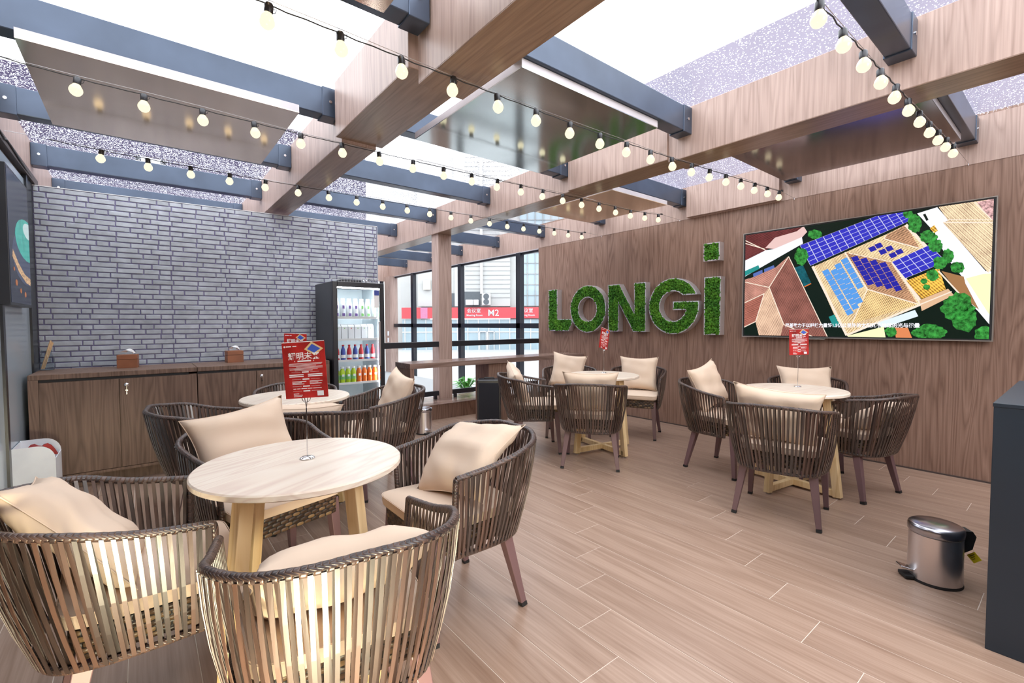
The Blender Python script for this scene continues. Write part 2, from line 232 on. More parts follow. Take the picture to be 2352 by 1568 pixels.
TVP=[["dark",[[0.022,1.183],[0.022,2.298],[1.956,2.298],[1.956,1.183]]],["maroon",[[0.022,2.298],[0.58,2.298],[0.614,2.293],[0.239,2.107],[0.022,2.008]]],["pink",[[0.233,2.132],[0.33,2.229],[0.54,2.263],[0.591,2.298],[0.607,2.298],[0.636,2.243],[0.589,2.191],[0.321,2.109]]],["white",[[0.022,2.019],[0.239,2.107],[0.321,2.109],[0.589,2.197],[0.601,2.131],[0.334,1.997],[0.022,1.84]]],["teal",[[0.022,1.902],[0.164,1.953],[0.18,1.914],[0.022,1.845]]],["steel",[[0.11,1.864],[0.207,1.899],[0.214,1.823],[0.117,1.793]]],["steel",[[0.225,1.904],[0.324,1.937],[0.342,1.874],[0.231,1.847]]],["brick2",[[0.022,1.807],[0.111,1.825],[0.341,1.911],[0.463,2.013],[0.281,1.707],[0.022,1.777]]],["brick1",[[0.469,2.012],[0.834,1.183],[0.651,1.183],[0.432,1.304],[0.285,1.707]]],["sand",[[0.281,1.707],[0.432,1.304],[0.405,1.183],[0.183,1.183],[0.143,1.336],[0.229,1.635]]],["brick2",[[0.022,1.776],[0.281,1.704],[0.229,1.635],[0.022,1.546]]],["brick3",[[0.022,1.546],[0.229,1.635],[0.15,1.336],[0.022,1.273]]],["brick1",[[0.405,1.183],[0.432,1.304],[0.651,1.183]]],["cream",[[0.465,2.015],[0.278,1.707],[0.285,1.702],[0.472,2.01]]],["cream",[[0.277,1.703],[0.431,1.296],[0.439,1.299],[0.285,1.706]]],["cream",[[0.022,1.774],[0.28,1.698],[0.282,1.706],[0.022,1.783]]],["cream",[[0.465,2.011],[0.83,1.183],[0.838,1.183],[0.472,2.014]]],["cream",[[0.225,1.637],[0.142,1.334],[0.15,1.332],[0.233,1.634]]],["cream",[[0.022,1.54],[0.233,1.634],[0.23,1.642],[0.022,1.55]]],["cream",[[0.43,1.297],[0.687,1.183],[0.707,1.183],[0.433,1.305]]],["cream",[[0.022,1.267],[0.152,1.332],[0.148,1.34],[0.022,1.278]]],["cream",[[0.022,2.235],[0.237,2.103],[0.241,2.11],[0.022,2.245]]],["cream",[[0.022,2.204],[0.226,2.117],[0.228,2.125],[0.022,2.214]]],["tarp",[[0.526,1.891],[0.605,1.911],[0.685,1.716],[0.623,1.688]]],["orange",[[0.625,1.683],[0.685,1.712],[0.681,1.72],[0.621,1.692]]],["sand2",[[0.694,1.883],[0.975,1.998],[1.279,2.12],[1.416,2.184],[1.559,1.971],[1.335,1.867],[1.548,1.482],[0.996,1.198],[0.898,1.376]]],["sand3",[[1.281,2.113],[1.416,2.18],[1.514,1.967],[1.264,2.081]]],["sand3",[[0.965,1.996],[1.314,1.871],[1.51,1.484],[1.149,1.633]]],["sand4",[[1.149,1.63],[1.514,1.478],[1.04,1.309]]],["cream",[[0.96,1.993],[1.145,1.625],[1.155,1.632],[0.971,2.0]]],["cream",[[1.149,1.625],[1.517,1.474],[1.519,1.483],[1.151,1.635]]],["cream",[[1.147,1.633],[1.033,1.311],[1.041,1.307],[1.154,1.628]]],["cream",[[1.263,2.078],[1.513,1.961],[1.514,1.97],[1.264,2.087]]],["cream",[[1.279,2.118],[1.261,2.083],[1.266,2.078],[1.284,2.113]]],["cream",[[0.997,1.981],[1.318,1.864],[1.319,1.87],[0.998,1.988]]],["cream",[[0.682,1.884],[0.987,1.192],[1.005,1.204],[0.702,1.893]]],["cream",[[1.407,2.175],[1.551,1.96],[1.567,1.978],[1.424,2.193]]],["cream",[[1.323,1.856],[1.534,1.463],[1.555,1.482],[1.346,1.874]]],["cream",[[0.999,1.189],[1.551,1.474],[1.545,1.491],[0.993,1.207]]],["white",[[1.491,2.269],[1.621,2.298],[1.696,2.173],[1.664,2.162],[1.924,1.731],[1.956,1.725],[1.956,1.302],[1.889,1.41],[1.767,1.565],[1.806,1.667],[1.7,1.848],[1.585,2.125]]],["lime",[[1.812,1.68],[1.914,1.709],[1.956,1.707],[1.956,1.383],[1.949,1.39]]],["sand5",[[1.63,2.298],[1.956,2.298],[1.956,1.735],[1.94,1.716],[1.661,2.16],[1.692,2.174]]],["blush",[[1.86,2.292],[1.937,2.298],[1.956,2.298],[1.956,2.129],[1.945,2.135]]],["cream",[[1.661,2.158],[1.956,2.106],[1.956,2.114],[1.66,2.167]]],["cream",[[1.849,2.298],[1.844,2.292],[1.946,2.131],[1.951,2.137],[1.85,2.298]]],["cream",[[1.692,2.179],[1.945,2.134],[1.945,2.139],[1.692,2.185]]],["cream",[[1.942,1.714],[1.956,1.756],[1.956,1.774],[1.938,1.718]]],["dark",[[1.53,2.252],[1.545,2.259],[1.568,2.201],[1.554,2.193]]],["amber",[[1.578,2.126],[1.606,2.15],[1.63,2.098],[1.608,2.082]]],["amber",[[1.431,1.69],[1.645,1.781],[1.692,1.598],[1.539,1.522],[1.516,1.554]]],["deck",[[1.524,1.513],[1.706,1.602],[1.743,1.547],[1.542,1.418]]],["cream",[[1.527,1.468],[1.73,1.572],[1.727,1.581],[1.524,1.478]]],["brown",[[1.66,1.755],[1.798,1.696],[1.81,1.638],[1.896,1.419],[1.785,1.54]]],["cream",[[1.638,1.753],[1.77,1.556],[1.777,1.564],[1.645,1.761]]],["pool",[[1.238,1.319],[1.496,1.429],[1.52,1.373],[1.265,1.266]]],["lime",[[1.007,1.183],[1.005,1.193],[1.281,1.282],[1.296,1.183]]],["deckr",[[1.37,1.183],[1.356,1.272],[1.452,1.272],[1.482,1.183]]],["teal",[[0.844,1.377],[0.892,1.399],[0.937,1.298],[0.885,1.275]]],["pale",[[0.573,2.114],[1.202,2.298],[1.409,2.298],[1.452,2.218],[0.673,1.896]]],["cell",[[0.577,2.113],[0.641,2.132],[0.659,2.093],[0.595,2.073]]],["cell",[[0.597,2.069],[0.661,2.089],[0.679,2.051],[0.616,2.029]]],["cell",[[0.617,2.025],[0.681,2.047],[0.699,2.009],[0.636,1.986]]],["cell",[[0.638,1.982],[0.701,2.005],[0.718,1.967],[0.656,1.943]]],["cell",[[0.657,1.939],[0.72,1.963],[0.738,1.925],[0.675,1.9]]],["cell",[[0.648,2.134],[0.711,2.152],[0.728,2.115],[0.666,2.095]]],["cell",[[0.668,2.091],[0.73,2.111],[0.747,2.074],[0.685,2.053]]],["cell",[[0.687,2.049],[0.749,2.07],[0.767,2.033],[0.705,2.011]]],["cell",[[0.707,2.007],[0.768,2.03],[0.786,1.993],[0.724,1.969]]],["cell",[[0.726,1.965],[0.787,1.989],[0.804,1.953],[0.744,1.928]]],["cell",[[0.717,2.154],[0.778,2.172],[0.795,2.136],[0.734,2.117]]],["cell",[[0.736,2.113],[0.797,2.133],[0.814,2.097],[0.754,2.076]]],["cell",[[0.755,2.072],[0.816,2.093],[0.833,2.057],[0.773,2.036]]],["cell",[[0.774,2.032],[0.834,2.054],[0.851,2.018],[0.792,1.995]]],["cell",[[0.793,1.992],[0.853,2.015],[0.87,1.98],[0.81,1.955]]],["cell",[[0.784,2.174],[0.845,2.192],[0.861,2.157],[0.801,2.138]]],["cell",[[0.803,2.134],[0.863,2.153],[0.879,2.119],[0.82,2.099]]],["cell",[[0.822,2.095],[0.881,2.115],[0.898,2.081],[0.839,2.06]]],["cell",[[0.84,2.056],[0.899,2.078],[0.916,2.043],[0.857,2.021]]],["cell",[[0.859,2.017],[0.917,2.04],[0.934,2.006],[0.876,1.982]]],["cell",[[0.85,2.193],[0.909,2.211],[0.925,2.177],[0.867,2.159]]],["cell",[[0.869,2.155],[0.927,2.174],[0.943,2.14],[0.885,2.121]]],["cell",[[0.887,2.117],[0.945,2.137],[0.961,2.104],[0.903,2.083]]],["cell",[[0.905,2.08],[0.962,2.101],[0.978,2.068],[0.921,2.045]]],["cell",[[0.923,2.042],[0.98,2.064],[0.996,2.032],[0.939,2.008]]],["cell",[[0.915,2.212],[0.972,2.229],[0.988,2.197],[0.931,2.179]]],["cell",[[0.933,2.176],[0.99,2.194],[1.006,2.161],[0.949,2.142]]],["cell",[[0.95,2.139],[1.007,2.158],[1.023,2.126],[0.966,2.106]]],["cell",[[0.968,2.103],[1.024,2.123],[1.04,2.091],[0.984,2.07]]],["cell",[[0.986,2.067],[1.041,2.088],[1.057,2.057],[1.001,2.034]]],["cell",[[0.978,2.231],[1.034,2.247],[1.05,2.216],[0.994,2.199]]],["cell",[[0.995,2.195],[1.051,2.213],[1.067,2.182],[1.011,2.163]]],["cell",[[1.013,2.16],[1.068,2.179],[1.083,2.148],[1.028,2.128]]],["cell",[[1.03,2.125],[1.085,2.145],[1.1,2.115],[1.045,2.094]]],["cell",[[1.047,2.09],[1.102,2.112],[1.117,2.081],[1.062,2.059]]],["cell",[[1.04,2.249],[1.095,2.265],[1.11,2.235],[1.055,2.218]]],["cell",[[1.057,2.215],[1.111,2.232],[1.126,2.202],[1.072,2.184]]],["cell",[[1.073,2.181],[1.128,2.199],[1.143,2.17],[1.089,2.15]]],["cell",[[1.09,2.147],[1.144,2.167],[1.159,2.137],[1.105,2.117]]],["cell",[[1.107,2.114],[1.16,2.135],[1.175,2.105],[1.122,2.083]]],["cell",[[1.1,2.267],[1.154,2.282],[1.169,2.254],[1.115,2.237]]],["cell",[[1.117,2.234],[1.17,2.251],[1.185,2.222],[1.131,2.204]]],["cell",[[1.133,2.201],[1.186,2.219],[1.201,2.191],[1.148,2.172]]],["cell",[[1.149,2.169],[1.202,2.188],[1.216,2.16],[1.164,2.139]]],["cell",[[1.166,2.137],[1.218,2.157],[1.232,2.129],[1.18,2.107]]],["cell",[[1.159,2.284],[1.207,2.298],[1.212,2.298],[1.226,2.272],[1.174,2.255]]],["cell",[[1.175,2.252],[1.227,2.269],[1.242,2.242],[1.19,2.224]]],["cell",[[1.191,2.221],[1.243,2.239],[1.257,2.211],[1.206,2.193]]],["cell",[[1.207,2.19],[1.259,2.209],[1.273,2.182],[1.222,2.162]]],["cell",[[1.223,2.159],[1.274,2.179],[1.288,2.152],[1.237,2.131]]],["cell",[[1.218,2.298],[1.278,2.298],[1.282,2.289],[1.231,2.273]]],["cell",[[1.233,2.271],[1.284,2.287],[1.298,2.26],[1.247,2.243]]],["cell",[[1.248,2.241],[1.299,2.258],[1.313,2.232],[1.262,2.213]]],["cell",[[1.264,2.211],[1.314,2.229],[1.328,2.203],[1.278,2.184]]],["cell",[[1.279,2.181],[1.329,2.2],[1.343,2.174],[1.293,2.154]]],["cell",[[1.284,2.298],[1.309,2.298],[1.287,2.291]]],["cell",[[1.289,2.288],[1.319,2.298],[1.342,2.298],[1.352,2.279],[1.303,2.262]]],["cell",[[1.304,2.26],[1.354,2.277],[1.367,2.251],[1.318,2.233]]],["cell",[[1.319,2.231],[1.369,2.249],[1.382,2.224],[1.333,2.205]]],["cell",[[1.334,2.202],[1.383,2.221],[1.397,2.197],[1.348,2.176]]],["cell",[[1.348,2.298],[1.406,2.298],[1.406,2.297],[1.357,2.281]]],["cell",[[1.359,2.278],[1.407,2.295],[1.421,2.271],[1.372,2.253]]],["cell",[[1.373,2.251],[1.422,2.268],[1.435,2.244],[1.387,2.226]]],["cell",[[1.388,2.223],[1.436,2.242],[1.449,2.218],[1.402,2.198]]],["pale",[[1.326,1.866],[1.581,1.986],[1.688,1.83],[1.423,1.71]]],["cell",[[1.33,1.865],[1.378,1.888],[1.401,1.852],[1.352,1.829]]],["cell",[[1.354,1.826],[1.403,1.848],[1.426,1.813],[1.376,1.79]]],["cell",[[1.378,1.786],[1.428,1.809],[1.45,1.774],[1.4,1.751]]],["cell",[[1.402,1.748],[1.452,1.77],[1.474,1.735],[1.424,1.713]]],["cell",[[1.383,1.89],[1.43,1.913],[1.453,1.877],[1.406,1.854]]],["cell",[[1.408,1.851],[1.456,1.873],[1.479,1.837],[1.43,1.815]]],["cell",[[1.433,1.811],[1.481,1.834],[1.504,1.798],[1.455,1.776]]],["cell",[[1.457,1.773],[1.506,1.795],[1.529,1.76],[1.479,1.738]]],["cell",[[1.435,1.915],[1.481,1.937],[1.505,1.901],[1.458,1.879]]],["cell",[[1.46,1.875],[1.507,1.897],[1.531,1.861],[1.483,1.839]]],["cell",[[1.486,1.836],[1.533,1.858],[1.556,1.822],[1.508,1.801]]],["cell",[[1.511,1.797],[1.559,1.819],[1.582,1.784],[1.533,1.762]]],["cell",[[1.486,1.939],[1.531,1.96],[1.555,1.924],[1.509,1.903]]],["cell",[[1.512,1.899],[1.558,1.921],[1.582,1.885],[1.535,1.863]]],["cell",[[1.538,1.86],[1.584,1.881],[1.608,1.846],[1.561,1.825]]],["cell",[[1.563,1.821],[1.61,1.842],[1.634,1.807],[1.586,1.786]]],["cell",[[1.535,1.962],[1.58,1.983],[1.605,1.947],[1.56,1.926]]],["cell",[[1.562,1.923],[1.607,1.944],[1.632,1.908],[1.586,1.887]]],["cell",[[1.588,1.883],[1.634,1.904],[1.658,1.869],[1.612,1.848]]],["cell",[[1.615,1.845],[1.661,1.865],[1.685,1.83],[1.638,1.809]]],["cell2",[[1.015,1.941],[1.064,1.952],[1.086,1.908],[1.037,1.897]]],["cell2",[[1.039,1.894],[1.088,1.905],[1.11,1.862],[1.061,1.85]]],["cell2",[[1.062,1.847],[1.111,1.859],[1.133,1.815],[1.084,1.804]]],["cell2",[[1.086,1.801],[1.134,1.813],[1.156,1.77],[1.108,1.757]]],["cell2",[[1.109,1.755],[1.157,1.767],[1.178,1.724],[1.131,1.712]]],["cell2",[[1.132,1.709],[1.18,1.721],[1.201,1.679],[1.154,1.666]]],["cell2",[[1.088,1.916],[1.136,1.927],[1.157,1.883],[1.11,1.872]]],["cell2",[[1.111,1.869],[1.159,1.881],[1.18,1.838],[1.133,1.826]]],["cell2",[[1.134,1.823],[1.181,1.835],[1.203,1.792],[1.156,1.78]]],["cell2",[[1.157,1.777],[1.204,1.789],[1.225,1.747],[1.178,1.735]]],["cell2",[[1.18,1.732],[1.226,1.744],[1.247,1.702],[1.201,1.689]]],["cell2",[[1.202,1.687],[1.249,1.699],[1.269,1.658],[1.223,1.645]]],["cell2",[[1.162,1.889],[1.208,1.9],[1.229,1.857],[1.183,1.846]]],["cell2",[[1.184,1.843],[1.231,1.854],[1.252,1.812],[1.205,1.8]]],["cell2",[[1.207,1.797],[1.253,1.809],[1.274,1.767],[1.228,1.755]]],["cell2",[[1.229,1.752],[1.275,1.764],[1.295,1.722],[1.25,1.71]]],["cell2",[[1.251,1.707],[1.297,1.72],[1.317,1.678],[1.272,1.666]]],["cell2",[[1.273,1.663],[1.318,1.676],[1.339,1.634],[1.294,1.621]]],["cell2",[[1.233,1.861],[1.278,1.872],[1.299,1.83],[1.253,1.819]]],["cell2",[[1.255,1.816],[1.3,1.827],[1.32,1.786],[1.275,1.774]]],["cell2",[[1.277,1.771],[1.322,1.783],[1.342,1.741],[1.297,1.729]]],["cell2",[[1.299,1.727],[1.343,1.739],[1.363,1.698],[1.319,1.685]]],["cell2",[[1.32,1.683],[1.364,1.695],[1.384,1.654],[1.34,1.641]]],["cell2",[[1.342,1.639],[1.386,1.651],[1.405,1.611],[1.362,1.598]]],["cell3",[[0.776,1.829],[0.828,1.851],[0.852,1.803],[0.801,1.781]]],["cell3",[[0.802,1.778],[0.853,1.8],[0.877,1.753],[0.826,1.73]]],["cell3",[[0.828,1.727],[0.879,1.75],[0.902,1.703],[0.852,1.68]]],["cell3",[[0.853,1.677],[0.904,1.7],[0.927,1.653],[0.877,1.63]]],["cell3",[[0.878,1.627],[0.928,1.65],[0.952,1.604],[0.902,1.58]]],["cell3",[[0.904,1.577],[0.953,1.601],[0.976,1.555],[0.927,1.531]]],["cell3",[[0.928,1.528],[0.977,1.552],[1.0,1.507],[0.952,1.482]]],["cell3",[[0.953,1.48],[1.002,1.504],[1.024,1.459],[0.976,1.434]]],["cell3",[[0.977,1.431],[1.026,1.456],[1.048,1.411],[1.0,1.386]]],["cell3",[[0.849,1.828],[0.9,1.849],[0.923,1.802],[0.873,1.78]]],["cell3",[[0.874,1.777],[0.924,1.799],[0.947,1.753],[0.898,1.73]]],["cell3",[[0.899,1.727],[0.949,1.75],[0.972,1.703],[0.923,1.681]]],["cell3",[[0.924,1.678],[0.973,1.7],[0.996,1.654],[0.948,1.631]]],["cell3",[[0.949,1.628],[0.998,1.651],[1.02,1.606],[0.972,1.582]]],["cell3",[[0.973,1.58],[1.022,1.603],[1.044,1.558],[0.996,1.534]]],["cell3",[[0.998,1.531],[1.046,1.555],[1.068,1.51],[1.02,1.486]]],["cell3",[[1.022,1.483],[1.069,1.507],[1.091,1.462],[1.044,1.438]]],["cell3",[[0.88,1.881],[0.93,1.902],[0.953,1.855],[0.904,1.834]]],["cell3",[[0.905,1.831],[0.954,1.852],[0.977,1.805],[0.928,1.784]]],["cell3",[[0.93,1.781],[0.979,1.802],[1.001,1.756],[0.953,1.734]]],["cell3",[[0.954,1.731],[1.003,1.753],[1.025,1.707],[0.977,1.685]]],["cell3",[[0.979,1.682],[1.027,1.704],[1.049,1.659],[1.002,1.636]]],["cell3",[[1.003,1.633],[1.051,1.656],[1.073,1.611],[1.026,1.587]]],["cell3",[[1.027,1.585],[1.074,1.608],[1.096,1.563],[1.049,1.539]]],["cell3",[[1.051,1.536],[1.098,1.56],[1.12,1.515],[1.073,1.492]]],["cell3",[[0.933,1.925],[0.982,1.946],[1.005,1.899],[0.956,1.878]]],["cell3",[[0.958,1.875],[1.006,1.896],[1.029,1.85],[0.981,1.829]]],["cell3",[[0.982,1.826],[1.03,1.847],[1.053,1.801],[1.005,1.779]]],["cell3",[[1.006,1.776],[1.054,1.798],[1.076,1.752],[1.029,1.73]]],["cell3",[[1.03,1.728],[1.078,1.749],[1.1,1.704],[1.053,1.682]]],["cell3",[[1.054,1.679],[1.101,1.701],[1.123,1.656],[1.076,1.634]]],["cell2",[[1.147,2.014],[1.193,2.03],[1.215,1.989],[1.17,1.973]]],["cell2",[[1.194,2.038],[1.239,2.053],[1.261,2.013],[1.216,1.997]]],["cell2",[[1.225,1.978],[1.27,1.994],[1.291,1.954],[1.247,1.937]]],["cell2",[[1.274,2.001],[1.317,2.017],[1.339,1.977],[1.295,1.961]]],["cell2",[[1.3,1.938],[1.343,1.954],[1.364,1.914],[1.321,1.898]]],["cell2",[[1.346,1.963],[1.389,1.979],[1.409,1.94],[1.367,1.923]]],["leaf",[[1.877,1.438],[1.864,1.41],[1.866,1.377],[1.848,1.357],[1.83,1.337],[1.804,1.337],[1.786,1.308],[1.762,1.338],[1.74,1.337],[1.717,1.345],[1.693,1.357],[1.691,1.391],[1.665,1.412],[1.658,1.444],[1.682,1.47],[1.679,1.501],[1.704,1.513],[1.713,1.539],[1.737,1.541],[1.754,1.574],[1.779,1.557],[1.805,1.563],[1.826,1.544],[1.846,1.524],[1.846,1.489],[1.852,1.464]]],["leaf",[[1.886,1.344],[1.877,1.322],[1.881,1.294],[1.866,1.278],[1.855,1.259],[1.842,1.237],[1.822,1.241],[1.804,1.252],[1.788,1.256],[1.769,1.258],[1.755,1.275],[1.742,1.295],[1.739,1.321],[1.731,1.346],[1.738,1.37],[1.739,1.397],[1.747,1.421],[1.769,1.425],[1.782,1.44],[1.799,1.449],[1.817,1.453],[1.833,1.436],[1.851,1.431],[1.866,1.415],[1.881,1.397],[1.879,1.368]]],["leaf",[[1.712,1.235],[1.697,1.22],[1.697,1.203],[1.675,1.193],[1.673,1.183],[1.526,1.183],[1.519,1.188],[1.497,1.199],[1.478,1.213],[1.474,1.232],[1.485,1.249],[1.508,1.261],[1.511,1.28],[1.538,1.286],[1.555,1.302],[1.582,1.309],[1.611,1.302],[1.638,1.3],[1.653,1.284],[1.681,1.28],[1.686,1.263],[1.708,1.251]]],["leaf",[[1.956,1.183],[1.885,1.183],[1.876,1.189],[1.874,1.206],[1.88,1.223],[1.877,1.238],[1.875,1.256],[1.89,1.265],[1.901,1.273],[1.911,1.284],[1.925,1.286],[1.939,1.29],[1.952,1.283],[1.956,1.28]]],["leaf",[[1.634,2.044],[1.628,2.032],[1.616,2.025],[1.617,2.009],[1.606,2.002],[1.595,1.995],[1.58,2.001],[1.567,2.006],[1.553,2.004],[1.544,2.017],[1.528,2.021],[1.519,2.034],[1.519,2.048],[1.509,2.062],[1.521,2.073],[1.515,2.09],[1.529,2.095],[1.537,2.106],[1.549,2.11],[1.563,2.115],[1.578,2.112],[1.588,2.095],[1.599,2.088],[1.613,2.083],[1.615,2.069],[1.628,2.058]]],["leaf",[[1.662,1.968],[1.663,1.953],[1.657,1.942],[1.65,1.933],[1.647,1.916],[1.636,1.913],[1.624,1.922],[1.615,1.922],[1.603,1.919],[1.595,1.931],[1.587,1.94],[1.577,1.95],[1.577,1.965],[1.569,1.98],[1.572,1.994],[1.578,2.007],[1.587,2.013],[1.592,2.024],[1.6,2.034],[1.61,2.04],[1.621,2.024],[1.631,2.021],[1.643,2.021],[1.653,2.011],[1.652,1.993],[1.664,1.982]]],["leaf",[[1.697,1.819],[1.695,1.806],[1.688,1.796],[1.684,1.786],[1.676,1.779],[1.669,1.768],[1.657,1.773],[1.647,1.774],[1.635,1.77],[1.624,1.778],[1.615,1.788],[1.609,1.801],[1.613,1.816],[1.612,1.828],[1.607,1.842],[1.608,1.856],[1.614,1.867],[1.624,1.872],[1.632,1.882],[1.645,1.873],[1.654,1.873],[1.664,1.87],[1.673,1.863],[1.681,1.854],[1.685,1.843],[1.691,1.832]]],["leaf",[[1.641,1.723],[1.645,1.711],[1.646,1.697],[1.636,1.691],[1.63,1.682],[1.622,1.677],[1.612,1.671],[1.602,1.674],[1.591,1.677],[1.584,1.689],[1.573,1.692],[1.573,1.708],[1.567,1.718],[1.562,1.729],[1.567,1.74],[1.565,1.754],[1.571,1.764],[1.584,1.765],[1.591,1.77],[1.6,1.769],[1.61,1.779],[1.618,1.769],[1.627,1.763],[1.633,1.754],[1.637,1.744],[1.644,1.734]]],["leaf",[[1.8,1.771],[1.803,1.76],[1.796,1.752],[1.794,1.741],[1.789,1.73],[1.777,1.732],[1.769,1.723],[1.758,1.735],[1.748,1.733],[1.738,1.738],[1.727,1.744],[1.721,1.755],[1.721,1.767],[1.717,1.779],[1.716,1.791],[1.722,1.801],[1.726,1.812],[1.734,1.819],[1.746,1.819],[1.755,1.822],[1.765,1.816],[1.775,1.815],[1.786,1.813],[1.793,1.802],[1.796,1.791],[1.798,1.781]]],["leaf",[[1.573,1.674],[1.572,1.669],[1.571,1.664],[1.569,1.659],[1.563,1.657],[1.561,1.65],[1.554,1.652],[1.549,1.651],[1.543,1.652],[1.539,1.658],[1.535,1.662],[1.532,1.667],[1.524,1.671],[1.529,1.677],[1.528,1.683],[1.527,1.69],[1.532,1.694],[1.538,1.695],[1.541,1.702],[1.547,1.7],[1.553,1.698],[1.559,1.697],[1.564,1.696],[1.566,1.689],[1.573,1.686],[1.575,1.68]]],["leaf",[[1.591,1.622],[1.592,1.616],[1.588,1.612],[1.585,1.608],[1.583,1.602],[1.578,1.601],[1.572,1.597],[1.567,1.602],[1.561,1.602],[1.555,1.604],[1.553,1.61],[1.548,1.614],[1.544,1.619],[1.546,1.625],[1.546,1.63],[1.547,1.636],[1.551,1.64],[1.553,1.646],[1.559,1.648],[1.565,1.649],[1.571,1.646],[1.576,1.643],[1.582,1.643],[1.586,1.637],[1.59,1.633],[1.593,1.628]]],["leaf",[[1.468,2.268],[1.466,2.259],[1.458,2.255],[1.459,2.244],[1.451,2.241],[1.442,2.242],[1.435,2.237],[1.426,2.241],[1.417,2.244],[1.409,2.249],[1.405,2.258],[1.399,2.265],[1.395,2.273],[1.398,2.281],[1.392,2.291],[1.399,2.297],[1.399,2.298],[1.447,2.298],[1.447,2.298],[1.457,2.295],[1.459,2.285],[1.46,2.277]]],["leaf",[[1.526,2.173],[1.523,2.155],[1.515,2.143],[1.514,2.122],[1.508,2.107],[1.494,2.114],[1.486,2.098],[1.474,2.108],[1.463,2.111],[1.456,2.127],[1.444,2.134],[1.433,2.148],[1.435,2.171],[1.437,2.189],[1.428,2.211],[1.431,2.231],[1.442,2.241],[1.447,2.26],[1.458,2.268],[1.47,2.267],[1.482,2.267],[1.491,2.247],[1.505,2.248],[1.511,2.227],[1.516,2.21],[1.523,2.193]]],["leaf",[[0.657,1.991],[0.648,1.971],[0.638,1.957],[0.633,1.939],[0.623,1.927],[0.613,1.91],[0.598,1.9],[0.582,1.911],[0.568,1.924],[0.551,1.926],[0.545,1.95],[0.538,1.968],[0.523,1.984],[0.525,2.006],[0.526,2.027],[0.536,2.041],[0.539,2.063],[0.549,2.078],[0.56,2.095],[0.58,2.076],[0.594,2.085],[0.609,2.078],[0.623,2.069],[0.638,2.056],[0.643,2.033],[0.65,2.013]]],["leaf",[[0.769,2.199],[0.772,2.187],[0.768,2.176],[0.752,2.173],[0.745,2.163],[0.731,2.161],[0.716,2.163],[0.701,2.16],[0.686,2.167],[0.674,2.176],[0.662,2.184],[0.648,2.194],[0.646,2.206],[0.644,2.218],[0.65,2.228],[0.649,2.241],[0.657,2.25],[0.674,2.25],[0.687,2.253],[0.699,2.257],[0.714,2.25],[0.727,2.244],[0.74,2.239],[0.755,2.233],[0.761,2.222],[0.768,2.211]]],["leaf",[[1.376,1.241],[1.374,1.23],[1.375,1.217],[1.368,1.207],[1.36,1.198],[1.349,1.195],[1.339,1.19],[1.328,1.191],[1.316,1.191],[1.31,1.203],[1.302,1.21],[1.299,1.221],[1.295,1.23],[1.284,1.24],[1.29,1.251],[1.297,1.26],[1.303,1.268],[1.307,1.279],[1.315,1.286],[1.326,1.291],[1.336,1.288],[1.346,1.282],[1.357,1.281],[1.361,1.269],[1.368,1.261],[1.369,1.251]]],["leaf",[[1.737,1.872],[1.735,1.859],[1.731,1.847],[1.725,1.838],[1.723,1.822],[1.713,1.823],[1.706,1.813],[1.697,1.823],[1.688,1.822],[1.679,1.828],[1.676,1.844],[1.671,1.855],[1.663,1.866],[1.668,1.88],[1.665,1.894],[1.671,1.904],[1.669,1.923],[1.676,1.931],[1.687,1.928],[1.693,1.939],[1.703,1.937],[1.71,1.923],[1.717,1.919],[1.726,1.913],[1.732,1.901],[1.732,1.886]]]]
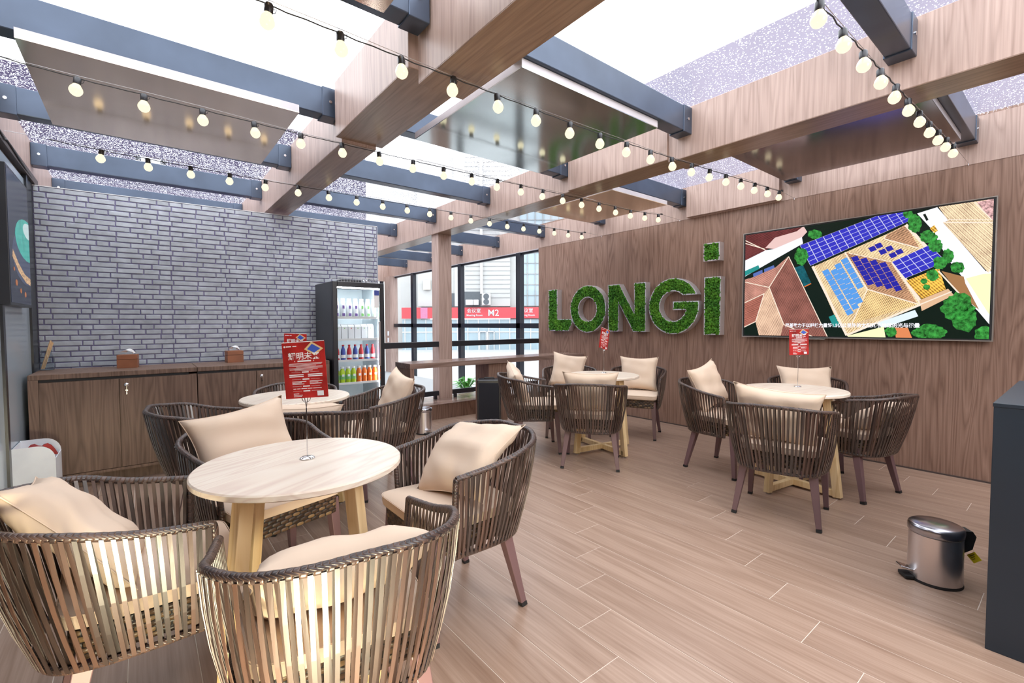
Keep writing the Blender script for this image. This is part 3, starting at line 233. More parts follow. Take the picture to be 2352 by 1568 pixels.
# ------------------------------------------------------------------ mesh builder
class MB:
    def __init__(s): s.v = []; s.f = []; s.uv = None
    def add(s, v, f):
        o = len(s.v); s.v += [tuple(map(float, p)) for p in v]; s.f += [tuple(i + o for i in q) for q in f]; return s
    def box(s, a, b, M=None):
        (x0, y0, z0), (x1, y1, z1) = a, b
        v = [Vector(p) for p in ((x0, y0, z0), (x1, y0, z0), (x1, y1, z0), (x0, y1, z0), (x0, y0, z1), (x1, y0, z1), (x1, y1, z1), (x0, y1, z1))]
        if M: v = [M @ p for p in v]
        return s.add(v, [(0, 3, 2, 1), (4, 5, 6, 7), (0, 1, 5, 4), (1, 2, 6, 5), (2, 3, 7, 6), (3, 0, 4, 7)])
    def bar(s, p, q, w, h, w2=None, h2=None, upv=(0, 0, 1)):
        p, q = Vector(p), Vector(q); d = (q - p).normalized(); upv = Vector(upv)
        if abs(d.dot(upv)) > .98: upv = Vector((0, 1, 0))
        x = d.cross(upv).normalized(); y = x.cross(d); w2 = w2 or w; h2 = h2 or h; v = []
        for c, a, b in ((p, w, h), (q, w2, h2)):
            for i, j in ((-1, -1), (1, -1), (1, 1), (-1, 1)): v.append(c + x * i * a / 2 + y * j * b / 2)
        return s.add(v, [(3, 2, 1, 0), (4, 5, 6, 7), (0, 1, 5, 4), (1, 2, 6, 5), (2, 3, 7, 6), (3, 0, 4, 7)])
    def lathe(s, c, prof, n=24, ax='z', caps=True, sx=1, sy=1):
        v = []; m = len(prof)
        for r, z in prof:
            for i in range(n):
                a = 2 * math.pi * i / n; x, y = r * math.cos(a) * sx, r * math.sin(a) * sy
                p = (x, y, z) if ax == 'z' else ((x, z, y) if ax == 'y' else (z, x, y)); v.append((c[0] + p[0], c[1] + p[1], c[2] + p[2]))
        f = [(j * n + i, j * n + (i + 1) % n, (j + 1) * n + (i + 1) % n, (j + 1) * n + i) for j in range(m - 1) for i in range(n)]
        if caps: f += [tuple(range(n))[::-1], tuple((m - 1) * n + i for i in range(n))]
        return s.add(v, f)
    def tube(s, path, r, n=8, caps=True, closed=False, uv=False):
        P = [Vector(p) for p in path]; N = len(P); v = []; rr = r if callable(r) else (lambda i: r); ref = Vector((0, 0, 1)); prev = None; us = []
        L = 0
        for i in range(N):
            if i: L += (P[i] - P[i - 1]).length
            d = (P[(i + 1) % N] - P[i - 1]) if closed else (P[min(i + 1, N - 1)] - P[max(i - 1, 0)]); d.normalize()
            x = prev - d * prev.dot(d) if prev else d.cross(ref if abs(d.dot(ref)) < .95 else Vector((0, 1, 0)))
            x.normalize(); prev = x; y = d.cross(x)
            for k in range(n):
                a = 2 * math.pi * k / n; v.append(P[i] + (x * math.cos(a) + y * math.sin(a)) * rr(i)); us.append((L, k / n))
        M = N if closed else N - 1; f = []
        for i in range(M):
            for k in range(n): j = (i + 1) % N; f.append((i * n + k, i * n + (k + 1) % n, j * n + (k + 1) % n, j * n + k))
        if caps and not closed: f += [tuple(range(n))[::-1], tuple((N - 1) * n + k for k in range(n))]
        if uv:
            o = len(s.v); s.uv = s.uv or {}
            for i, (a, b) in enumerate(us): s.uv[o + i] = (a / max(L, 1e-6), b)
        return s.add(v, f)
    def prism(s, pts, fn, d0, d1):
        """pts 2-D outline; fn(a, b, d) -> xyz"""
        n = len(pts); v = [fn(a, b, d0) for a, b in pts] + [fn(a, b, d1) for a, b in pts]
        tri = tessellate_polygon([[Vector((a, b, 0)) for a, b in pts]])
        f = [tuple(t) for t in tri] + [tuple(i + n for i in t[::-1]) for t in tri] + [(i, (i + 1) % n, (i + 1) % n + n, i + n) for i in range(n)]
        return s.add(v, f)
    def mesh(s, name, m, smooth=False, bevel=0, seg=2):
        me = bpy.data.meshes.new(name); me.from_pydata(s.v, [], s.f)
        if s.uv is not None:
            L = me.uv_layers.new(name='UVMap'); vi = np.empty(len(me.loops), dtype=np.int32); me.loops.foreach_get('vertex_index', vi)
            d = np.array([s.uv.get(int(i), (0, 0)) for i in vi], dtype=np.float32)
            L.data.foreach_set('uv', d.ravel())
        bm = bmesh.new(); bm.from_mesh(me)
        bmesh.ops.recalc_face_normals(bm, faces=bm.faces)
        if bevel: bmesh.ops.bevel(bm, geom=[e for e in bm.edges if len(e.link_faces) == 2 and e.calc_face_angle(0) > .5], offset=bevel, segments=seg, profile=.5, affect='EDGES')
        if smooth:
            for f in bm.faces: f.smooth = True
            for e in bm.edges:
                if len(e.link_faces) == 2 and e.calc_face_angle(0) > .7: e.smooth = False
        bm.to_mesh(me); bm.free(); me.materials.append(MT[m]); return me
    def build(s, name, m, parent=None, smooth=False, bevel=0, loc=None, seg=2):
        o = bpy.data.objects.new(name, s.mesh(name, m, smooth, bevel, seg)); COL.objects.link(o)
        if parent: o.parent = parent
        if loc: o.location = loc
        return o
def put(name, me, parent=None, loc=(0, 0, 0), rz=0, mat=None):
    o = bpy.data.objects.new(name, me); COL.objects.link(o); o.location = loc; o.rotation_euler.z = rz
    if parent: o.parent = parent
    return o
def tag(o, label, cat, group=None):
    o['label'] = label; o['category'] = cat
    if group: o['group'] = group
    return o
def thing(name, label, cat, loc=(0, 0, 0), rz=0, group=None):
    o = bpy.data.objects.new(name, None); COL.objects.link(o); o.location = loc; o.rotation_euler.z = rz; o.empty_display_size = .1
    return tag(o, label, cat, group)
def struct(o): o['kind'] = 'structure'; return o
def sempty(name):
    o = bpy.data.objects.new(name, None); COL.objects.link(o); return struct(o)
def copy_tree(o, parent=None):
    c = o.copy(); COL.objects.link(c); c.parent = parent
    for ch in list(o.children): copy_tree(ch, c)
    return c
def catmull(P, n=6):
    P = [Vector(p) for p in P]; P = [P[0] * 2 - P[1]] + P + [P[-1] * 2 - P[-2]]; out = []
    for i in range(1, len(P) - 2):
        p0, p1, p2, p3 = P[i - 1:i + 3]
        for k in range(n):
            t = k / n; out.append(.5 * ((2 * p1) + (p2 - p0) * t + (2 * p0 - 5 * p1 + 4 * p2 - p3) * t * t + (3 * p1 - p0 - 3 * p2 + p3) * t ** 3))
    out.append(P[-2]); return out
def text_obj(name, body, size, m, M, parent=None, ext=.0004, bold=0, align='CENTER', sx=1):
    c = bpy.data.curves.new(name, 'FONT'); c.body = body; c.size = size; c.extrude = ext; c.align_x = align; c.align_y = 'CENTER'; c.offset = bold; c.resolution_u = 3
    t = bpy.data.objects.new(name + '_c', c); COL.objects.link(t); dg = bpy.context.evaluated_depsgraph_get()
    me = bpy.data.meshes.new_from_object(t.evaluated_get(dg)); bpy.data.objects.remove(t); bpy.data.curves.remove(c)
    me.transform(Matrix.Diagonal((sx, 1, 1, 1))); me.materials.clear(); me.materials.append(MT[m]); me.name = name
    o = bpy.data.objects.new(name, me); COL.objects.link(o)
    if parent: o.parent = parent
    o.matrix_local = M; return o

# ------------------------------------------------------------------ floor
fl = struct(MB().box((-1.0, -2.6, -.10), (5.5, 5.62, -.0012)).build('floor', 'grout'))
PW, PL = .2168, 1.278
plank_me = MB().box((.0015, .0015, -.004), (PW - .0015, PL - .0015, 0)).mesh('plank', 'plank_wood', bevel=.0006, seg=1)
for i in range(-10, 20):
    x = 1.227 + PW * i
    if x > 5.39 or x + PW < -.80: continue
    y = 1.131 + .2135 * i
    while y > -2.4: y -= PL
    while y < 5.6:
        if y + PL > 5.6 or x + PW > 5.39:
            x1 = min(x + PW, 5.39); y1 = min(y + PL, 5.6)
            if y1 - y > .03 and x1 - x > .01: MB().box((x + .0015, y + .0015, -.004), (x1 - .0015, y1 - .0015, 0)).build('plank', 'plank_wood', fl, bevel=.0006, seg=1)
        else: put('plank', plank_me, fl, (x, y, 0))
        y += PL

# ------------------------------------------------------------------ back wall of bricks (slightly rotated slab)
wa, wb = Vector((-.716, 5.85, 0)), Vector((2.36, 5.68, 0)); wd = (wb - wa).normalized(); wn_ = Vector((wd.y, -wd.x, 0)); WL = (wb - wa).length; WH = 2.548
wM = Matrix(((wd.x, -wn_.x, 0, wa.x), (wd.y, -wn_.y, 0, wa.y), (0, 0, 1, 0), (0, 0, 0, 1)))   # local x along wall, -y towards room
back = struct(MB().box((0, 0, 0), (WL, .12, WH)).build('wall_back', 'mortar')); back.matrix_world = wM
MB().box((-.002, -.008, WH), (WL + .006, .124, WH + .006)).build('top_cap', 'white_paint', back)
MB().box((WL, -.006, 0), (WL + .008, .124, WH)).build('end_cap', 'brick_paint', back)
rows = 52; rh = WH / rows
SEQ = [[.105, .165, .206, .092, .157, .21, .098], [.205, .203, .078, .19, .16, .1, .17], [.092, .215, .165, .085, .205, .2, .125]]
OFF = [.065, .12, .0]
cells = []
for r_ in range(rows):
    q = r_ % 3; x = -OFF[q] - (.21 if q == 2 else 0); k = 0; z = WH - (r_ + 1) * rh
    while x < WL:
        w = SEQ[q][(k + (r_ // 3) % 2 * 0) % 7]; a, b = max(x, 0), min(x + w, WL)
        if b - a > .02: cells.append((a + .004, b - .004, z + .004, z + rh - .004))
        x += w; k += 1
vis = sorted([c for c in cells if c[3] > .93 and c[2] < WH - .001], key=lambda c: c[0] + (0 if c[3] > 1 else 2))
def brick_mb(mb, a, b, z0, z1):
    j = lambda: random.uniform(-.0014, .0014); e = .004; v = [(a + j(), 0, z0 + j()), (b + j(), 0, z0 + j()), (b + j(), 0, z1 + j()), (a + j(), 0, z1 + j())]; m_ = (a + b) / 2; d = -.006 - random.uniform(0, .003)
    v += [(a + e, d, z0 + e), (m_, d - .001, z0 + e + j()), (b - e, d, z0 + e), (b - e, d, z1 - e), (m_, d - .001, z1 - e + j()), (a + e, d, z1 - e)]
    return mb.add(v, [(0, 1, 6, 5, 4), (1, 2, 7, 6), (2, 3, 9, 8, 7), (3, 0, 4, 9), (4, 5, 8, 9), (5, 6, 7, 8)])
rest = MB()
for i, c in enumerate(vis):
    if i < 300: brick_mb(MB(), *c).build('brick', 'brick_paint', back)
    else: brick_mb(rest, *c)
for c in cells:
    if c[3] <= .93: brick_mb(rest, *c)
o = rest.build('brick_field', 'brick_paint', back); o['kind'] = 'stuff'

# ------------------------------------------------------------------ right wall, left wall, added rear wall
XW = 5.39
wr = struct(MB().box((XW, -2.6, -.05), (XW + .1, 5.98, 3.02)).build('wall_right', 'walnut'))
MB().box((XW - .003, -2.6, 2.622), (XW, 5.98, 3.0)).build('upper_fascia', 'walnut_lit', wr)
MB().box((XW - .065, 2.10, 2.632), (XW - .003, 3.17, 3.0)).build('boxed_fascia', 'walnut_lit', wr)
o = struct(MB().box((XW - .012, -2.6, 0), (XW, 5.5, .012)).build('baseboard_right', 'trim_brown'))
wl = struct(MB().box((-.82, -2.6, -.05), (-.735, 6.0, 2.56)).build('wall_left', 'trim_brown'))
MB().box((-.735, 4.52, .02), (-.720, 5.50, 2.52)).build('glass_panel', 'door_grey', wl)
MB().box((-.735, 3.3, .02), (-.720, 4.46, 2.52)).build('glass_panel', 'door_grey', wl)
for y in (4.46, 5.50): MB().box((-.735, y, .0), (-.705, y + .06, 2.56)).build('black_frame', 'black_metal', wl)
MB().box((-.735, 5.56, 0), (-.715, 5.86, 2.56)).build('edge_panel', 'black_metal', wl)
MB().box((-.82, -2.6, 2.56), (-.695, 6.0, 2.62)).build('top_trim', 'trim_brown', wl)
struct(MB().box((-.82, -2.7, -.05), (5.5, -2.6, 3.02)).build('wall_rear_added', 'walnut'))  # added unseen wall that keeps open sky light off from behind

# ------------------------------------------------------------------ ceiling: beams, rafters, glass
ceil = sempty('ceiling')
def wbeam(segs, name='wood_beam'):
    for (x0, x1, y0, y1, z0) in segs:
        MB().box((x0, y0, z0 + .003), (x1, y1, 3.0)).build(name, 'walnut_lit', ceil, bevel=.002, seg=1)
        MB().box((x0 + .001, y0 + .001, z0), (x1 - .001, y1 - .001, z0 + .003)).build('beam_soffit', 'walnut_shaded', ceil)
wbeam([(-.80, -.745, -2.6, 8.6, 2.62)])
wbeam([(1.14, 1.39, 3.33, 8.6, 2.602), (1.095, 1.435, 2.20, 3.33, 2.625), (1.15, 1.42, -2.6, 2.20, 2.555)])
wbeam([(3.38, 3.64, 3.29, 12.2, 2.634), (3.36, 3.65, 2.175, 3.29, 2.64), (3.375, 3.645, -2.6, 2.175, 2.622)])
def rafter(x0, x1, y, cap0=True, cap1=True):
    o = MB().box((x0, y, 2.79), (x1, y + .115, 2.98)).build('rafter', 'rafter_metal', ceil, bevel=.006)
    for on, xa, xb in ((cap0, x0, x0 + .11), (cap1, x1 - .11, x1)):
        if on:
            b = MB().box((xa, y - .006, 2.782), (xb, y + .121, 2.984)).build('end_bracket', 'rafter_metal', o, bevel=.004)
            MB().lathe(((xa + xb) / 2, y - .012, 2.885), [(.011, 0), (.011, .006)], 8, 'y').build('bolt', 'chrome', o)
for y in (-2.0, -.68, .64, 2.06, 3.40, 4.72, 6.07, 7.38): rafter(-.745, 1.14, y)
for y in (-2.0, -.68, .64, 1.975, 3.30, 4.63, 5.955, 7.27): rafter(1.40, 3.375, y)
for y in (-2.0, -.70, .613, 1.91, 3.21, 4.51, 5.82, 7.14, 8.44, 9.76, 11.08): rafter(3.645, XW - (0 if y < 6 else -.05), y)
ys = [-2.6, -1.3, .66, 2.02, 3.34, 4.67, 6.0, 7.3, 8.6, 9.9, 11.2, 12.3]
for x0, x1, m, ym in ((-.80, 1.26, 'wet_glass', 8.0), (1.26, 3.5, 'wet_glass', 12.3), (3.5, 5.49, 'plain_roof_glass', 12.3)):
    for a, b in zip(ys[:-1], ys[1:]):
        if a < ym: MB().box((x0 + .004, a + .003, 3.0), (x1 - .004, b - .003, 3.012)).build('glass_pane', ('light_wet_glass' if (x0 > 1 and a < 3) else m), ceil)

# ------------------------------------------------------------------ metal shade panels hung under the glass
def shade(x0, x1, y0, y1, m, label, z=2.735):
    t = thing('ceiling_panel', label, 'panel', ((x0 + x1) / 2, (y0 + y1) / 2, z), 0, 'metal shade panels hung under the glass roof')
    w, d = (x1 - x0) / 2, (y1 - y0) / 2
    MB().box((-w, -d, 0), (w, d, .006)).build('face_sheet', m, t)
    e = MB(); e.box((-w, -d, .006), (w, -d + .012, .052)); e.box((-w, d - .012, .006), (w, d, .052)); e.box((-w, -d + .012, .006), (-w + .012, d - .012, .052)); e.box((w - .012, -d + .012, .006), (w, d - .012, .052)); e.build('edge_frame', 'panel_edge', t)
    for sx in (-1, 1): MB().box((sx * w * .8 - .03, d - .10, .05), (sx * w * .8 + .03, d - .02, .056)).build('hanger', 'black_metal', t)
shade(-.45, .865, 3.35, 4.62, 'panel_metal', 'large brown metal ceiling panel left of the middle wooden beam, over the brick wall side')
shade(1.68, 2.965, 2.0, 3.28, 'panel_grey_reflect', 'grey metal ceiling panel with green reflections between the two big wooden beams')
shade(3.90, 5.03, .665, 1.945, 'panel_dark_reflect', 'metal ceiling panel with dark grey reflections above the television')
shade(3.95, 4.97, 3.21, 4.44, 'panel_tan_reflect', 'small metal ceiling panel with tan reflections above the moss letters')
shade(-.45, .90, .70, 2.05, 'panel_metal', 'reddish brown metal ceiling panel cut by the top edge of the photo')

# ------------------------------------------------------------------ ledge, column, far window wall, railing
struct(MB().box((2.3, 5.6, -.05), (XW, 6.25, .20)).build('trim_1', 'walnut'))
MB().box((2.3, 5.595, .20), (XW, 6.25, .206)).build('ledge_top', 'counter_wood', bpy.data.objects['trim_1'])
struct(MB().box((3.42, 5.98, .2), (3.64, 6.18, 2.64)).build('trim_2', 'walnut_lit', bevel=.002))
tf = struct(MB().box((XW + .03, 5.98, 2.62), (XW + .14, 12.4, 3.02)).build('trim_3', 'walnut_lit'))
MB().box((XW + .02, 5.98, 2.605), (XW + .14, 12.4, 2.62)).build('fascia_lip', 'panel_edge', tf)
w1 = sempty('window_1')
for y in (6.5, 8.5, 10.75): MB().box((5.40, y, -.4), (5.50, y + .12, 2.61)).build('mullion', 'black_metal', w1, bevel=.004)
MB().box((5.40, 5.98, 1.235), (5.49, 11.9, 1.325)).build('transom', 'black_metal', w1)
MB().box((5.44, 5.98, 2.57), (5.49, 11.9, 2.605)).build('head_rail', 'black_metal', w1)
MB().box((5.40, 5.98, -.4), (5.49, 11.9, -.3)).build('sill_rail', 'black_metal', w1)
for a, b in ((5.98, 6.5), (6.62, 8.5), (8.62, 10.75), (10.87, 11.9)): MB().box((5.455, a, -.3), (5.463, b, 2.57)).build('pane', 'clear_glass', w1)
jb = struct(MB().box((5.30, 11.9, -.4), (5.52, 12.25, 2.62)).build('trim_4', 'walnut_lit'))
for z in (1.0, .82):
    MB().box((5.292, 12.0, z), (5.30, 12.09, z + .12)).build('socket_plate', 'white_plastic', jb, bevel=.002)
w2 = sempty('window_2')
MB().box((4.2, 12.25, 2.5), (5.5, 12.35, 3.0)).build('head_panel', 'walnut_lit', w2)
for x in (4.35, 5.2): MB().box((x, 12.27, -.4), (x + .08, 12.35, 2.5)).build('mullion', 'black_metal', w2)
MB().box((4.43, 12.27, 1.2), (5.2, 12.34, 1.3)).build('transom', 'black_metal', w2)
MB().box((4.43, 12.30, -.4), (5.2, 12.308, 2.5)).build('pane', 'clear_glass', w2)
def railing(x0, x1, label):
    t = thing('glass_railing', label, 'railing', (x0, 6.0, .206), 0); L = x1 - x0
    MB().box((0, -.03, .775), (L, .03, .855)).build('top_rail', 'black_metal', t, bevel=.004)
    MB().box((0, -.02, .055), (L, .02, .125)).build('bottom_rail', 'black_metal', t, bevel=.004)
    MB().box((.01, -.004, .125), (L - .01, .004, .775)).build('glass_sheet', 'clear_glass', t)
    for x in (.05, L - .05): MB().box((x - .02, -.02, 0), (x + .02, .02, .055)).build('foot', 'black_metal', t)
railing(2.32, 3.41, 'black framed glass railing left of the wooden column behind the counter')
railing(3.65, 5.385, 'black framed glass railing right of the wooden column behind the counter')
# ------------------------------------------------------------------ low cabinets along the brick wall
def cabinet(x0, x1, doors, slot, lockdoor, label):
    Y, T = 5.08, .933
    t = thing('low_cabinet', label, 'cabinet', (x0, Y, 0)); L = x1 - x0
    MB().box((0, 0, .10), (L, .60, .875)).build('body', 'walnut_cabinet', t)
    MB().box((.0, .055, 0), (L, .60, .10)).build('plinth', 'walnut_cabinet', t)
    MB().box((slot[0] - x0, -.004, .872), (slot[1] - x0, .0, .892)).build('slot_shade', 'rubber', t)  # solid dark strip standing for the shade in the slot above the doors
    MB().box((0, -.018, .893), (L, .61, T)).build('top', 'walnut_cabinet', t, bevel=.003)
    fr = MB(); e = [0] + [d for dd in doors for d in (dd[0] - x0, dd[1] - x0)] + [L]
    for a, b in zip(e[::2], e[1::2]):
        if b - a > .004: fr.box((a, -.018, .10), (b, 0, .893))
    fr.box((0, -.018, .10), (L, 0, .122)); fr.build('front_frame', 'walnut_cabinet', t)
    for i, (a, b) in enumerate(doors):
        d = MB().box((0, 0, 0), (b - a - .003, .017, .743)).build('door', 'walnut_cabinet', t, bevel=.001, seg=1, loc=(a - x0 + .0015, -.018, .126))
        if i == lockdoor:
            k = MB().lathe((.045, -.006, .69), [(.016, .004), (.016, -.002), (.012, -.006), (.004, -.008)], 16, 'y').build('lock', 'chrome', d, smooth=True)
            MB().box((.043, -.016, .655), (.047, -.010, .685)).lathe((.045, -.014, .645), [(.009, -.001), (.009, .001)], 12, 'y').box((.043, -.015, .61), (.047, -.012, .64)).build('key', 'chrome', d)
cabinet(-.69, .385, [(-.633, -.157), (-.155, .385)], (-.633, .325), 1, 'low dark wood cabinet with key in its right door, nearest the left wall')
cabinet(.39, 1.56, [(.39, .862), (.864, 1.50)], (.39, 1.50), 1, 'low dark wood cabinet with key, partly hidden behind the red menu sign')
def tissue(x, y, rz, label):
    t = thing('tissue_box', label, 'tissue box', (x, y, .933), rz, 'tissue boxes on the low cabinets')
    b = MB(); b.box((-.072, -.06, 0), (.072, .06, .075)); b.build('box_base', 'tissue_wood', t, bevel=.002)
    b = MB(); b.box((-.072, -.06, .077), (.072, .06, .118)); b.build('box_lid', 'tissue_wood', t, bevel=.002)
    v = []; f = []; n = 9
    for i in range(n):
        s = i / (n - 1)
        for j in range(5):
            a = j / 4 - .5; v.append((-.035 + .07 * s + .02 * math.sin(3 * a + s * 2), a * .04 * (1 - .3 * s) + .006 * math.sin(s * 7), .116 + .055 * math.sin(math.pi * (.15 + .75 * s)) * (1 - abs(a) * .5)))
    f = [(i * 5 + j, i * 5 + j + 1, i * 5 + j + 6, i * 5 + j + 5) for i in range(n - 1) for j in range(4)]
    MB().add(v, f).build('tissue', 'paper', t, smooth=True)
tissue(-.10, 5.44, -.1, 'brown wooden tissue box on the left low cabinet')
tissue(.74, 5.50, .1, 'brown wooden tissue box on the low cabinet nearer the fridge')
t = thing('straw_jar', 'clear glass jar on the left end of the cabinet by the wall', 'jar', (-.64, 5.60, .933))
MB().lathe((0, 0, 0), [(.045, 0), (.048, .01), (.048, .10), (.03, .15), (.034, .17)], 20, caps=False).build('glass_body', 'jar_glass', t, smooth=True)
MB().lathe((0, 0, .002), [(.043, 0), (.043, .004)], 20).build('base', 'jar_glass', t)
t2 = thing('paper_straws', 'bundle of tan paper straws leaning in the glass jar', 'straws', (-.64, 5.60, .943))
for k in range(3): MB().tube([(-.034 + .006 * k, -.01 + .012 * k, .0), (.028 + .006 * k, .004 + .006 * k, .245 - .01 * k)], .0055, 8).build('straw', 'straw', t2)

# ------------------------------------------------------------------ wall display with night stadium picture (left wall)
t = thing('wall_display', 'black framed display with night stadium picture on the left wall', 'screen', (-.695, 4.45, 1.455)); w, h = .74, .93
MB().box((-.025, 0, 0), (.030, w, h)).build('frame', 'black_metal', t, bevel=.003)
MB().box((.030, .015, .018), (.0315, w - .012, h - .018)).build('screen', 'poster_navy', t)
P3 = lambda a, b, d: (.0315 + d, a, b)
def ell(cx, cy, rx, ry, a0=0, a1=360, n=22): return [(cx + rx * math.cos(R(a0 + (a1 - a0) * i / n)), cy + ry * math.sin(R(a0 + (a1 - a0) * i / n))) for i in range(n + (a1 - a0 < 360))]
def clipy(p): return [(min(max(a, .016), w - .013), min(max(b, .02), h - .02)) for a, b in p]
MB().prism(clipy(ell(.62, .36, .52, .20, 60, 300)), P3, 0, .0004).build('stand_ring', 'poster_blue', t)
MB().prism(clipy(ell(.66, .50, .44, .155)), P3, .0004, .0008).build('stadium_roof', 'poster_teal', t)
MB().prism(clipy(ell(.72, .58, .22, .06)), P3, .0008, .0012).build('stadium_opening', 'poster_pale', t)
MB().prism(clipy([(.10, .33), (.3, .24), (.55, .18), (.72, .17), (.72, .22), (.5, .24), (.3, .30), (.12, .38)]), P3, .0004, .0008).build('city_lights', 'poster_gold', t)
for a, b, r_ in ((.2, .16, .022), (.34, .11, .018), (.14, .25, .014), (.5, .09, .02)): MB().prism(ell(a, b, r_ * 1.6, r_, n=10), P3, .0008, .0012).build('light_spot', 'glow_orange', t)

# ------------------------------------------------------------------ white magazine holder
t = thing('magazine_holder', 'white plastic magazine holder standing by the left wall', 'magazine holder', (-.715, 4.58, 0))
def prof(o): return [(o, o), (.215 - o, o)] + [(.215 - o - .09 * (1 - math.cos(R(a))), .37 + (.10 - o) * math.sin(R(a))) for a in range(0, 91, 15)] + [(o, .47 - o)]
fxz = lambda a, b, d: (a, d, b)
MB().prism(prof(0), fxz, 0, .006).build('front_panel', 'white_plastic', t); MB().prism(prof(0), fxz, .30, .306).build('back_panel', 'white_plastic', t)
MB().box((0, .006, 0), (.005, .30, .465)).box((.210, .006, 0), (.215, .30, .37)).build('side_panels', 'white_plastic', t); MB().box((.005, .006, 0), (.21, .30, .27)).build('tray', 'white_plastic', t)
for k, (x, y, a, label) in enumerate(((.10, .10, .3, 'glossy red brochure curling in the white magazine holder'), (.13, .17, -.2, 'second red brochure lying at the back of the white magazine holder'))):
    n = 8; v = []
    for i in range(n):
        s = i / (n - 1); v += [(-.07 + .14 * s, -.06, .275 + .19 * math.sin(2.4 * s) * (1 if k == 0 else .9)), (-.07 + .14 * s, .06, .285 + .18 * math.sin(2.4 * s + .3) * (1 if k == 0 else .9))]
    nv = len(v); v += [(p[0], p[1], p[2] - .003) for p in v]; f = [(2 * i, 2 * i + 1, 2 * i + 3, 2 * i + 2) for i in range(n - 1)] + [(2 * i + nv, 2 * i + 2 + nv, 2 * i + 3 + nv, 2 * i + 1 + nv) for i in range(n - 1)]
    o = MB().add(v, f).build('brochure', 'red_leather' if k == 0 else 'red_print', smooth=True, loc=(-.715 + x, 4.58 + y, 0)); o.rotation_euler.z = a
    tag(o, label, 'brochure')

# ------------------------------------------------------------------ drinks fridge
FX0, FX1, FY0, FY1 = 1.585, 2.155, 5.0, 5.62
t = thing('drinks_fridge', 'tall black glass-door drinks fridge beside the brick wall', 'fridge', (FX0, FY0, 0)); W_, D_ = FX1 - FX0, FY1 - FY0
b = MB(); b.box((0, .04, .06), (.03, D_, 1.775)); b.box((W_ - .03, .04, .06), (W_, D_, 1.775)); b.box((.03, D_ - .03, .06), (W_ - .03, D_, 1.775)); b.box((.03, .04, 1.735), (W_ - .03, D_ - .03, 1.775)); b.box((.03, .04, .06), (W_ - .03, D_ - .03, .40)); b.build('cabinet_shell', 'black_metal', t, bevel=.003)
MB().box((.03, D_ - .035, .40), (W_ - .03, D_ - .03, 1.735)).box((.03, .05, .40), (.035, D_ - .035, 1.735)).box((W_ - .035, .05, .40), (W_ - .03, D_ - .035, 1.735)).build('liner', 'fridge_inside', t)
d = MB(); d.box((0, 0, .42), (.05, .038, 1.775)); d.box((W_ - .05, 0, .42), (W_, .038, 1.775)); d.box((.05, 0, 1.72), (W_ - .05, .038, 1.775)); d.box((.05, 0, .42), (W_ - .05, .038, .48)); dr = d.build('door', 'black_metal', t, bevel=.004)
MB().box((.05, .012, .48), (W_ - .05, .018, 1.72)).build('door_glass', 'clear_glass', dr)
MB().box((W_ - .075, -.03, .85), (W_ - .058, 0, 1.35)).build('handle', 'steel', dr, bevel=.004)
MB().box((W_ - .115, .008, 1.50), (W_ - .055, .0115, 1.70)).build('energy_label', 'paper', dr); MB().box((W_ - .112, .006, 1.64), (W_ - .058, .008, 1.695)).build('label_band', 'pool_blue' if 'pool_blue' in MT else 'label_blue', dr)
MB().box((.05, .055, 1.71), (W_ - .05, .085, 1.725)).build('lamp', 'fridge_lamp', t); MB().box((W_ - .048, .05, .5), (W_ - .040, .06, 1.7)).build('side_lamp', 'fridge_lamp', t)
for x in (.04, W_ - .08): MB().box((x, .08, 0), (x + .04, .12, .06)).box((x, D_ - .12, 0), (x + .04, D_ - .08, .06)).build('foot', 'rubber', t)
for z in (1.385, 1.145, .914, .665):
    s = MB()
    for k in range(12): s.box((.04 + k * .0445, .06, z - .004), (.043 + k * .0445, D_ - .05, z))
    s.box((.038, .055, z - .006), (W_ - .038, .06, z + .018)); s.box((.038, .3, z - .008), (W_ - .038, .304, z - .004)); s.build('shelf', 'white_paint', t)
